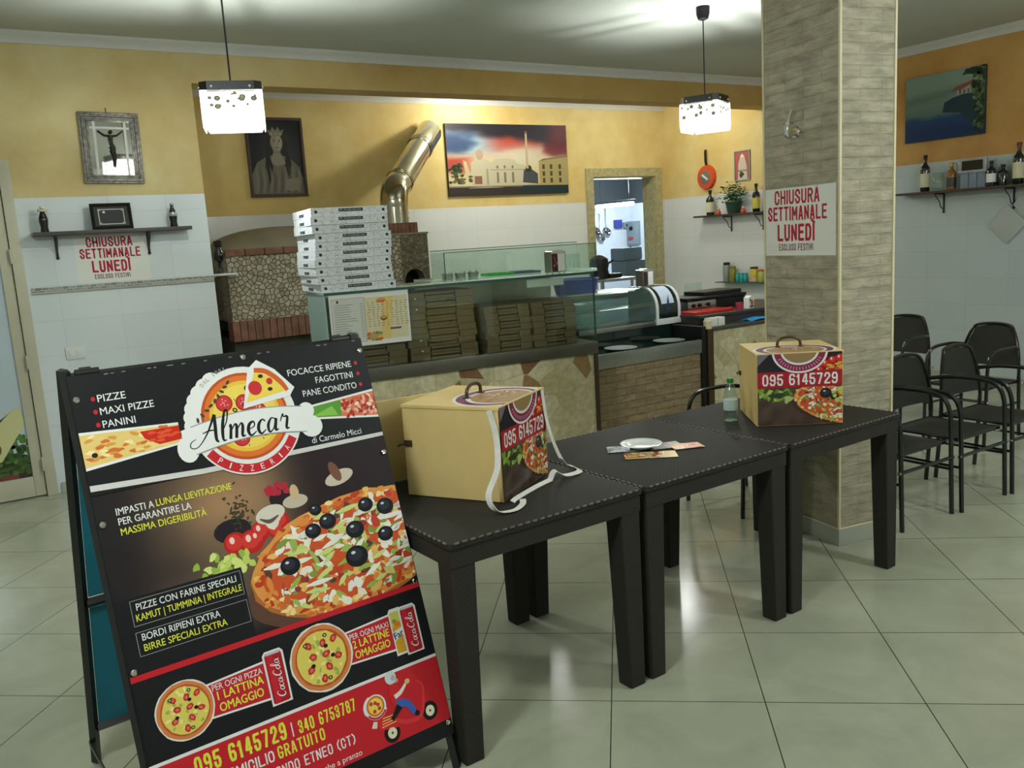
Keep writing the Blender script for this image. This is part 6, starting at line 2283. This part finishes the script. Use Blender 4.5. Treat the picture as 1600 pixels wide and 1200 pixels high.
def napkin_dispenser(label, loc, rz, h=.145, w=.115, d=.10, printed=True):
    t = thing('napkin_holder', label, 'napkin holder', loc, rz, 'steel napkin holders')
    b = MB()
    b.box(0, 0, .012, .006, d, h).box(w - .006, 0, .012, w, d, h).box(0, 0, .012, w, d, .018)
    for x in (.01, w - .01):
        for y in (.01, d - .01):
            b.tube([(x, y, 0), (x, y, .013)], .005, 8)
    b.build('holder_body', M['steel'], t)
    b = MB()
    n = 10
    pts = [(w / 2 + (w / 2) * math.cos(PI - PI * k / n), h + .020 * math.sin(PI * k / n)) for k in range(n + 1)]
    b.prism(pts + [(w, h - .004), (0, h - .004)], 0, d, lambda a_, b_, hh: (a_, hh, b_))
    b.build('curved_top', M['chrome'], t)
    bx(.054, -.004, .020, w - .008, d - .004, h - .006, .003).build('napkins', M['paper'], t)
    a = Art(95)
    a.rect(.008, .02, .050, h - .012, S(60, 44, 44), 0)
    for k in range(16 if printed else 0):
        a.ell(a.rng.uniform(.014, .045), a.rng.uniform(.03, h - .02), .008, .009, S(*a.rng.choice(((150, 60, 64), (176, 96, 96), (60, 40, 44)))), 1, 9, 0, .3)
    a.build('printed_side', t, M['ink'], frame_T((0, .0, 0), (1, 0, 0), (0, 0, 1)), (.006, .016, .052, h - .008, .004, S(60, 50, 48)))


napkin_dispenser('steel napkin holder standing on the glass counter top', (*CW(1.590, .05), 1.374), CA)

# ================================================================ refrigerated counter with curved showcase
rc = thing('refrigerated_counter', 'low refrigerated counter with split stone front beside the pizza counter', 'counter', (3.815, 4.95, 0), 0)
bx(0, 0, 0, 1.04, .33, .655).build('stone_front', M['thinbrick'], rc, smooth=False)
bx(-.0, -.02, .655, 1.04, .012, .762, .004).build('steel_lip', M['steel'], rc)
bx(0, .012, .655, 1.04, .33, .748).build('well_floor', M['darkglass'], rc, smooth=False)
bx(.06, .33, 0, 1.085, .86, .862).build('rear_body', M['darkglass'], rc, smooth=False)
bx(1.04, -.02, 0, 1.085, .33, .862, .004).build('end_panel', M['black'], rc)
bx(.06, .326, .862, 1.085, .86, .870, .002).build('worktop', M['darkglass'], rc)
for k, (x, y) in enumerate(((4.70, 5.135), (4.20, 5.13))):
    lb = ('shiny round steel plate in the well right of the pizza counter', 'shiny round steel plate half hidden by the corner of the pizza counter')[k]
    o = MB().lathe([(0, 0), (.09, 0), (.125, .012), (.128, .014), (.122, .0145), (.088, .005), (0, .005)], 32).build('steel_plate', mat('bright_metal_plate', S(196, 200, 194), .25, .25) if k == 0 else bpy.data.materials['bright_metal_plate'])
    o.location = (x, y, .748)
    tag(o, lb, 'plate', 'steel plates in the refrigerated well')

sh = thing('curved_showcase', 'curved glass tabletop showcase with a white framed end on the refrigerated counter', 'showcase', (3.93, 5.29, .870), 0)
SL, SD, SH = 0.78, .34, .300
def prof(o_=0.0):
    P = [(0.0 + o_, .035)]
    for k in range(9):
        an = PI - (PI / 2) * k / 8
        P.append((.16 + (.16 - o_) * math.cos(an), .13 + (SH - .13 - o_) * math.sin(an)))
    P.append((SD - .02, SH - o_))
    return P
bx(0, 0, 0, SL, SD, .034, .003).build('steel_base', M['steel'], sh)
b = MB()
p0, p1 = prof(0), prof(.005)
b.prism(p0 + p1[::-1], 0, SL - .002, lambda a_, b_, h: (h, a_, b_))
b.build('curved_glass', M['glass'], sh)
bx(0.004, .06, .155, SL - .004, SD - .03, .161).build('inner_shelf', M['glassedge'], sh)
bx(0, SD - .02, .034, SL, SD, SH).build('rear_door', M['glass'], sh, smooth=False)
b = MB().prism(prof(0) + [(SD, SH), (SD, 0), (0, 0)], 0, .004, lambda a_, b_, h: (h, a_, b_))
b.build('end_glass', M['glass'], sh)
b = MB().prism(prof(.002) + [(SD, SH - .002), (SD, .001), (0.002, .001)], SL, SL + .26, lambda a_, b_, h: (h, a_, b_))
b.build('compressor_housing', M['greymach'], sh)
b = MB()
b.ribbon([(SL + .130, a_ - .0012, b_ + .0012) for a_, b_ in prof(0)], .216, .0024, [(1, 0, 0)] * len(prof(0)))
b.build('front_panel', M['darkglass'], sh)
for x in (SL + .012, SL + .248):
    b = MB()
    b.ribbon([(x, a_ - .004, b_ + .002) for a_, b_ in prof(0)], .026, .010, [(1, 0, 0)] * len(prof(0)))
    b.build('white_trim', M['white'], sh)
bx(SL - .004, -.014, 0, SL + .262, .02, .048, .005).build('white_trim', M['white'], sh)
a = Art(97)
pr = prof(0)
V_ = []
b = MB()
pp_ = [(x_ - .004, z_ + .003) for x_, z_ in pr[2:9]]
b.ribbon([(SL + .130, y_, z_) for y_, z_ in pp_], .135, .003, [(1, 0, 0)] * len(pp_))
b.build('paper_label', mat('pale_blue_label', S(196, 206, 222), .5), sh)
b = MB().prism([(SL + .118, .155), (SL + .142, .155), (SL + .134, .21), (SL + .130, .235), (SL + .126, .21)], -.0065, -.0035, lambda a_, b_, h: (a_, h + .004 * 0, b_))
for k in range(3):
    b.box(SL + .10, -.0065, .135 - .012 * k, SL + .16, -.0035, .141 - .012 * k)
b.build('label_mark', M['navy'], sh)
napkin_dispenser('steel napkin holder standing on top of the curved showcase', (4.68, 5.40, 1.170), 0, .135, .115, .09, False)
# blue tub on a steel stand behind the showcase
sd_ = thing('steel_stand', 'steel side table carrying the blue tub behind the curved showcase', 'table', (4.28, 5.86, 0), 0)
bx(0, 0, 1.09, .95, .55, 1.112, .003).build('worktop', M['steel'], sd_)
bx(.02, .02, .06, .93, .53, 1.09, .003).build('cabinet', M['greymach'], sd_)
bx(.05, .05, 0, .90, .50, .06).build('plinth', M['black'], sd_)
tb = thing('plastic_tub', 'blue plastic tub behind the glass corner of the pizza counter', 'tub', (4.50, 6.08, 1.112), 0)
MB().lathe([(0, .003), (.15, 0), (.175, .02), (.20, .135), (.21, .137), (.21, .145), (.195, .145), (.165, .02), (0, .012)], 26).build('tub_body', M['blue'], tb)
b = MB()
for s in (-1, 1):
    b.tube(arc((0, 0), .04, 0, PI, 8, lambda x, y: (s * (.20 + y * .5), x, .135)), .006, 6)
b.build('grip', M['blue'], tb)

# ================================================================ stone bar counter by the pillar
bc = thing('bar_counter', 'cream stone bar counter partly hidden by the pillar', 'counter', (4.98, 4.95, 0), 0)
bx(0, 0, 0, 1.35, .72, .815).build('stone_base', M['flag'], bc, smooth=False)
bx(-.01, -.02, .815, 1.35, .12, .845, .003).build('front_ledge', M['railgrey'], bc)
bx(-.01, .12, .815, 1.35, .72, .905).build('upstand', M['darkwood'], bc, smooth=False)
bx(-.02, .10, .905, 1.35, .74, .930, .003).build('worktop', M['darkwood'], bc)
bx(-.065, -.03, 0, -.004, .04, .835, .006).build('corner_post', M['brass'], bc)
MB().lathe([(0, 0), (.034, 0), (.036, .02), (.030, .034), (.034, .06), (.026, .072), (0, .074)], 18, (-.034, .005, .835)).build('post_cap', M['cream_trim'], bc)
bx(.36, .66, .930, .56, .668, 1.150).build('glass_guard', M['glass'], bc, smooth=False)

gl = thing('panini_grill', 'black and steel panini grill on the bar counter', 'grill', (5.13, 5.36, .930), 0)
bx(0, 0, .012, .68, .30, .085, .006).build('base', M['steel'], gl)
bx(.33, -.004, .012, .682, .30, .087, .004).build('side_housing', M['black'], gl)
bx(-.03, -.02, .090, .68, .30, .118, .006).build('lid', M['black'], gl)
bx(.22, .03, .118, .67, .28, .150, .006).build('lid', M['black'], gl)
b = MB()
for x in (.06, .13, .23):
    b.lathe([(0, 0), (.016, 0), (.014, .018), (0, .02)], 14, (x, 0, .05), Matrix(((1, 0, 0), (0, 0, -1), (0, 1, 0))))
b.build('knob', M['black'], gl)
MB().tube([(.05, -.02, .105), (.05, -.06, .11), (.28, -.06, .11), (.28, -.02, .105)], .008, 8).build('handle', M['black'], gl)
b = MB()
for x in (.03, .65):
    for y in (.03, .27):
        b.tube([(x, y, 0), (x, y, .013)], .012, 10)
b.build('foot', M['black'], gl)
rb = thing('cutting_board', 'red plastic cutting board lying in front of the grill', 'board', (4.985, 5.13, .930), 0)
bx(0, 0, 0, .44, .20, .022, .006).build('board', M['red'], rb)
MB().tube([(.40, .10, .011), (.52, .10, .011)], .010, 8).build('grip', M['red'], rb)
wc = thing('carton', 'white carton standing on the front ledge of the bar counter', 'carton', (4.995, 4.965, .845), 0)
bx(0, 0, 0, .155, .075, .066, .003).build('carton_body', M['paper'], wc)
bx(.07, -.0006, .002, .085, .0755, .0664, .0002).build('tape', M['label'], wc)
cl = MB()
n = 10
for i in range(n):
    for j in range(5):
        def PC(i_, j_):
            u, v_ = i_ / n, j_ / 5
            return (5.43 + .24 * u, 4.935 + .125 * v_, .8465 + .016 * math.sin(u * 7 + v_ * 3) ** 2 * (1 - abs(2 * v_ - 1)) + .012 * math.sin(PI * u) + .002)
        cl.face([PC(i, j), PC(i + 1, j), PC(i + 1, j + 1), PC(i, j + 1)])
bmesh.ops.remove_doubles(cl.bm, verts=cl.bm.verts, dist=1e-5)
for f in bmesh.ops.extrude_face_region(cl.bm, geom=cl.bm.faces[:])['geom']:
    if isinstance(f, bmesh.types.BMVert):
        f.co.z -= .004
clo = cl.build('folded_cloth', M['bluecloth'])
tag(clo, 'crumpled bright blue cloth on the bar counter ledge next to the pillar', 'cloth')
bottle('sauce_bottle', 'small white sauce bottle with a black cap on the bar counter', (5.02, 5.57, .930), .20, .030, M['white'], None, M['black'], kind='wine')
cp = thing('cup', 'pink red cup on the bar counter right of the grill', 'cup', (5.46, 5.10, .930), 0)
MB().lathe([(0, .003), (.022, 0), (.032, .062), (.030, .062), (.020, .006), (0, .006)], 18).build('cup_body', mat('pink_red_plastic', S(176, 50, 76), .4), cp)
MB().tube(arc((0, 0), .018, -PI / 2, PI / 2, 8, lambda x, y: (.026 + x, 0, .032 + y)), .004, 6).build('grip', bpy.data.materials['pink_red_plastic'], cp)
pk = thing('food_packet', 'white and orange packet on the bar counter at the pillar edge', 'packet', (5.59, 5.11, .930), math.radians(12))
b = MB().prism([(0, 0), (.075, 0), (.080, .09), (.040, .105), (-.004, .09)], 0, .05, lambda a_, b_, h: (a_, h, b_))
b.build('packet_body', M['paper'], pk)
a = Art(98)
a.ell(.045, .045, .022, .026, S(206, 96, 40), 0, 14)
a.rect(.008, .008, .070, .022, S(60, 70, 60), 0)
a.ell(.020, .070, .010, .012, S(40, 60, 50), 0, 10)
a.build('printed_front', pk, M['ink'], frame_T((0, -.0006, 0), (1, 0, 0), (0, 0, 1)))

# ================================================================ wood oven and flue
ov = thing('pizza_oven', 'domed brick and rubble stone pizza oven standing in the kitchen recess', 'oven', (0, 0, 0))
X0, X1, YO = 1.93, 3.42, 7.52
bx(X0, YO + .03, 0, X1, 8.80, .90).build('plinth', mat('dark_grey_plinth', S(70, 66, 58), .8, vary=.2), ov, smooth=False)  # mottled dark grey base below the brick ledge
b = MB()
n = int((X1 - X0 + .04) / .062)
for k in range(n):
    x = X0 - .02 + k * (X1 - X0 + .04) / n
    b.box(x + .003, YO - .045, .903, x + (X1 - X0 + .04) / n - .003, YO + .12, 1.072, .005)
b.build('brick_ledge', M['redbrick'], ov)
bx(X0 - .015, YO - .030, .905, X1 + .015, YO + .1, 1.068).build('ledge_mortar', mat('oven_mortar', S(74, 64, 54), .9), ov, smooth=False)
bx(X0, YO, 1.07, X1, 8.80, 1.625).build('stone_face', M['ovenstone'], ov, smooth=False)
b = MB()
n = 9
for k in range(n):
    x = X0 - .01 + k * (X1 - X0 + .02) / n
    b.box(x + .004, YO - .03, 1.627, x + (X1 - X0 + .02) / n - .004, YO + .10, 1.682, .006)
b.build('brick_band', M['redbrick'], ov)
b = MB()
nu, nv = 28, 10
cxo, cyo = (X0 + X1) / 2, 8.18
rows = []
for j in range(nv + 1):
    v_ = j / nv * PI / 2
    row = []
    for i in range(nu):
        an = 2 * PI * i / nu
        ca, sa = math.cos(an), math.sin(an)
        q = (abs(ca) ** 2.6 + abs(sa) ** 2.6) ** (-1 / 2.6)
        row.append(b.bm.verts.new((cxo + .74 * math.cos(v_) ** .8 * ca * q, cyo + .60 * math.cos(v_) ** .8 * sa * q, 1.62 + .255 * math.sin(v_) ** 0.9)))
    rows.append(row)
for j in range(nv):
    for i in range(nu):
        i2 = (i + 1) % nu
        b.bm.faces.new((rows[j][i], rows[j][i2], rows[j + 1][i2], rows[j + 1][i]))
bmesh.ops.remove_doubles(b.bm, verts=b.bm.verts, dist=1e-4)
b.build('dome', M['plaster'], ov)
# chimney hood with the arched mouth
HX0, HX1, HY0, HY1 = 3.44, 3.83, 7.50, 8.30
b = MB()
arch = [(3.565, 1.18)] + [(3.672 - .107 * math.cos(PI * k / 12), 1.29 + .115 * math.sin(PI * k / 12)) for k in range(13)] + [(3.779, 1.18)]
outer = [(HX0, 1.18), (HX0, 1.735), (HX1, 1.735), (HX1, 1.18)]
# front wall of the hood with the mouth cut out: two sides and a head
b.prism([(HX0, 0), (HX0, 1.735), (3.672, 1.735), (3.672, 1.405)] + [(3.672 - .107 * math.cos(PI * k / 12), 1.29 + .115 * math.sin(PI * k / 12)) for k in range(5, -1, -1)] + [(3.565, 0)], HY0, HY0 + .14, lambda a_, b_, h: (a_, h, b_))
b.prism([(HX1, 0), (3.779, 0)] + [(3.672 - .107 * math.cos(PI * k / 12), 1.29 + .115 * math.sin(PI * k / 12)) for k in range(12, 6, -1)] + [(3.672, 1.405), (3.672, 1.735), (HX1, 1.735)], HY0, HY0 + .14, lambda a_, b_, h: (a_, h, b_))
b.box(HX0, HY0 + .14, 0, HX1, HY1, 1.735)
b.box(3.565, HY0 + .02, 0, 3.779, HY0 + .14, 1.16)
b.build('chimney_hood', M['pebble'], ov, smooth=False)
bx(3.55, HY0 + .136, 1.16, 3.79, HY0 + .139, 1.42).build('oven_mouth', M['flatblack'], ov, smooth=False)  # flat black sheet standing in for the dark depth of the mouth
bx(HX0 - .012, HY0 - .004, 1.07, HX0 + .10, HY0 + .3, 1.738).build('hood_quoin', M['ovenstone'], ov, smooth=False)
bx(HX0 - .01, HY0 - .012, 1.725, HX1 + .008, HY0 + .32, 1.745, .004).build('hood_cap', M['plaster'], ov)
b = MB()
for k in range(7):
    x = 3.50 + k * .043
    b.box(x, 7.62, 1.745, x + .039, 7.99, 1.842, .004)
b.build('brick_collar', M['redbrick'], ov)

fl = thing('flue_pipe', 'shiny steel flue pipe bending from the oven hood into the wall', 'pipe', (0, 0, 0))
cx_, cy_ = 3.655, 7.80
MB().tube([(cx_, cy_, 1.842), (cx_, cy_, 2.075)], .132, 28).build('pipe_section', M['flue'], fl)
e0, e1 = Vector((cx_, cy_, 2.07)), Vector((4.66, 8.83, 2.885))
dv = (e1 - e0).normalized()
MB().tube(catmull([e0 + Vector((0, 0, -.06)), e0, e0 + Vector((0, 0, .07)) + dv * .05, e0 + Vector((0, 0, .06)) + dv * .16, e0 + Vector((0, 0, .06)) + dv * .25], 4), .134, 28).build('elbow', M['flue'], fl)
s0 = e0 + Vector((0, 0, .06)) + dv * .22
MB().tube([s0, s0 + (e1 - s0) * .62], .130, 28).build('pipe_section', M['flue'], fl)
MB().tube([s0 + (e1 - s0) * .58, e1 - dv * .10], .136, 28).build('pipe_section', M['flue'], fl)
for p_ in (Vector((cx_, cy_, 1.88)), Vector((cx_, cy_, 1.93))):
    MB().tube([p_, p_ + Vector((0, 0, .014))], .138, 28).build('seam_ring', M['flue'], fl)
for q_ in (.0, .02, .60, .63):
    c_ = s0 + (e1 - s0) * q_
    MB().tube([c_, c_ + dv * .016], .139, 28).build('seam_ring', M['flue'], fl)

# ================================================================ worktop with the dark machine, and the room beyond the doorway
wt_ = thing('work_table', 'steel work table against the kitchen wall left of the doorway', 'table', (5.55, 7.72, 0), 0)
bx(0, 0, 1.085, 1.05, .62, 1.112, .003).build('worktop', M['steel'], wt_)
for x in (.04, 1.01):
    for y in (.04, .58):
        MB().tube([(x, y, 0), (x, y, 1.085)], .018, 10).build('leg', M['steel'], wt_)
mc = thing('slicing_machine', 'black rounded kitchen machine with a side lever beside the doorway', 'machine', (6.28, 8.0, 1.112), 0)
MB().lathe([(0, 0), (.115, 0), (.118, .02), (.10, .10), (.115, .16), (.10, .225), (.06, .258), (0, .27)], 24).build('housing', M['black'], mc)
MB().tube([(.08, -.03, .15), (.17, -.05, .20)], .012, 8).build('lever', M['black'], mc)
bx(.04, -.14, 0, .22, .02, .05, .012).build('base', M['black'], mc)

st = thing('steel_table', 'steel table with a red front edge in the room beyond the doorway', 'table', (7.75, 9.85, 0), 0)
bx(0, 0, .925, 1.6, .70, .958, .003).build('worktop', M['steel'], st)
bx(.0, -.008, .955, .62, .012, .972, .003).build('red_edge', M['red'], st)
for x in (.04, 1.56):
    for y in (.04, .66):
        MB().tube([(x, y, 0), (x, y, .925)], .018, 10).build('leg', M['steel'], st)
bx(.03, .05, .30, 1.57, .65, .32).build('undershelf', M['steel'], st)
gm = thing('dough_machine', 'grey plastic machine on the steel table beyond the doorway', 'machine', (8.40, 10.08, .958), 0)
bx(.02, 0, 0, .66, .36, .235, .03).build('lower_housing', M['greymach'], gm)
bx(.0, .04, .236, .38, .34, .43, .035).build('upper_housing', M['greymach'], gm)
bx(.40, -.006, .03, .56, .004, .14, .004).build('vent_panel', M['black'], gm)
MB().ball((.2, .1, .435), .02).build('knob', M['black'], gm)
tl = thing('strip_light', 'lit fluorescent strip light hanging beyond the kitchen doorway', 'lamp', (8.8, 10.76, 2.04), 0)
MB().tube([(0, -.44, 0), (0, .44, 0)], .026, 14).build('tube', M['tubelight'], tl)
bx(-.03, -.47, .028, .03, .47, .065, .006).build('housing', M['greymach'], tl)
b = MB()
for y in (-.35, .35):
    b.tube([(0, y, .065), (0, y, .66)], .003, 6)
b.build('hanging_wire', M['black'], tl)
for k, (x, z, nm) in enumerate(((9.20, 1.66, 'leftmost'), (9.29, 1.56, 'lowest, in the middle'), (9.42, 1.65, 'rightmost'))):
    o = thing('ladle', 'steel ladle hanging on the wall beyond the doorway, %s of three' % nm, 'ladle', (x, 11.8, z), 0, 'steel ladles beyond the doorway')
    MB().lathe([(0, -.055), (.05, -.045), (.075, -.005), (.078, 0), (.072, 0), (.046, -.04), (0, -.048)], 18, (0, -.06, 0), Matrix.Rotation(1.0, 3, 'X')).build('bowl', M['chrome'], o)
    MB().tube([(0, -.055, .06), (0, -.03, .12), (0, -.03, .36), (0, -.012, .385), (0, -.003, .37)], .008, 8).build('handle', M['steel'], o)
bb = thing('first_aid_box', 'blue box fixed to the wall beyond the doorway', 'box', (9.60, 11.8, 1.69), 0)
tag(bb, 'small blue box fixed to the wall beyond the doorway', 'box')
bb.name = 'wall_box'
bx(0, -.07, 0, .15, 0, .14, .006).build('box_body', M['blue'], bb)
bx(-.05, -.012, -.02, .19, 0, .17, .003).build('back_plate', M['white'], bb)
gd = thing('junction_box', 'small grey junction box between the blue box and the electric panel', 'box', (9.81, 11.8, 1.68), 0)
bx(0, -.05, 0, .11, 0, .10, .006).build('box_body', M['greymach'], gd)
MB().ball((.055, -.052, .05), .022, (1, .5, 1)).build('button', M['black'], gd)
ep = thing('electric_panel', 'pale electric panel with a black knob and red switch beyond the doorway', 'panel', (9.96, 11.64, 1.40), 0)
bx(-.09, -.13, 0, 0, .13, .39, .008).build('cabinet', M['greymach'], ep)
MB().lathe([(0, 0), (.035, 0), (.03, .03), (0, .032)], 16, (-.09, .0, .27), Matrix(((0, 0, -1), (0, 1, 0), (1, 0, 0)))).build('knob', M['black'], ep)
MB().box(-.115, -.035, .085, -.09, .07, .125, .004).build('switch', M['red'], ep)
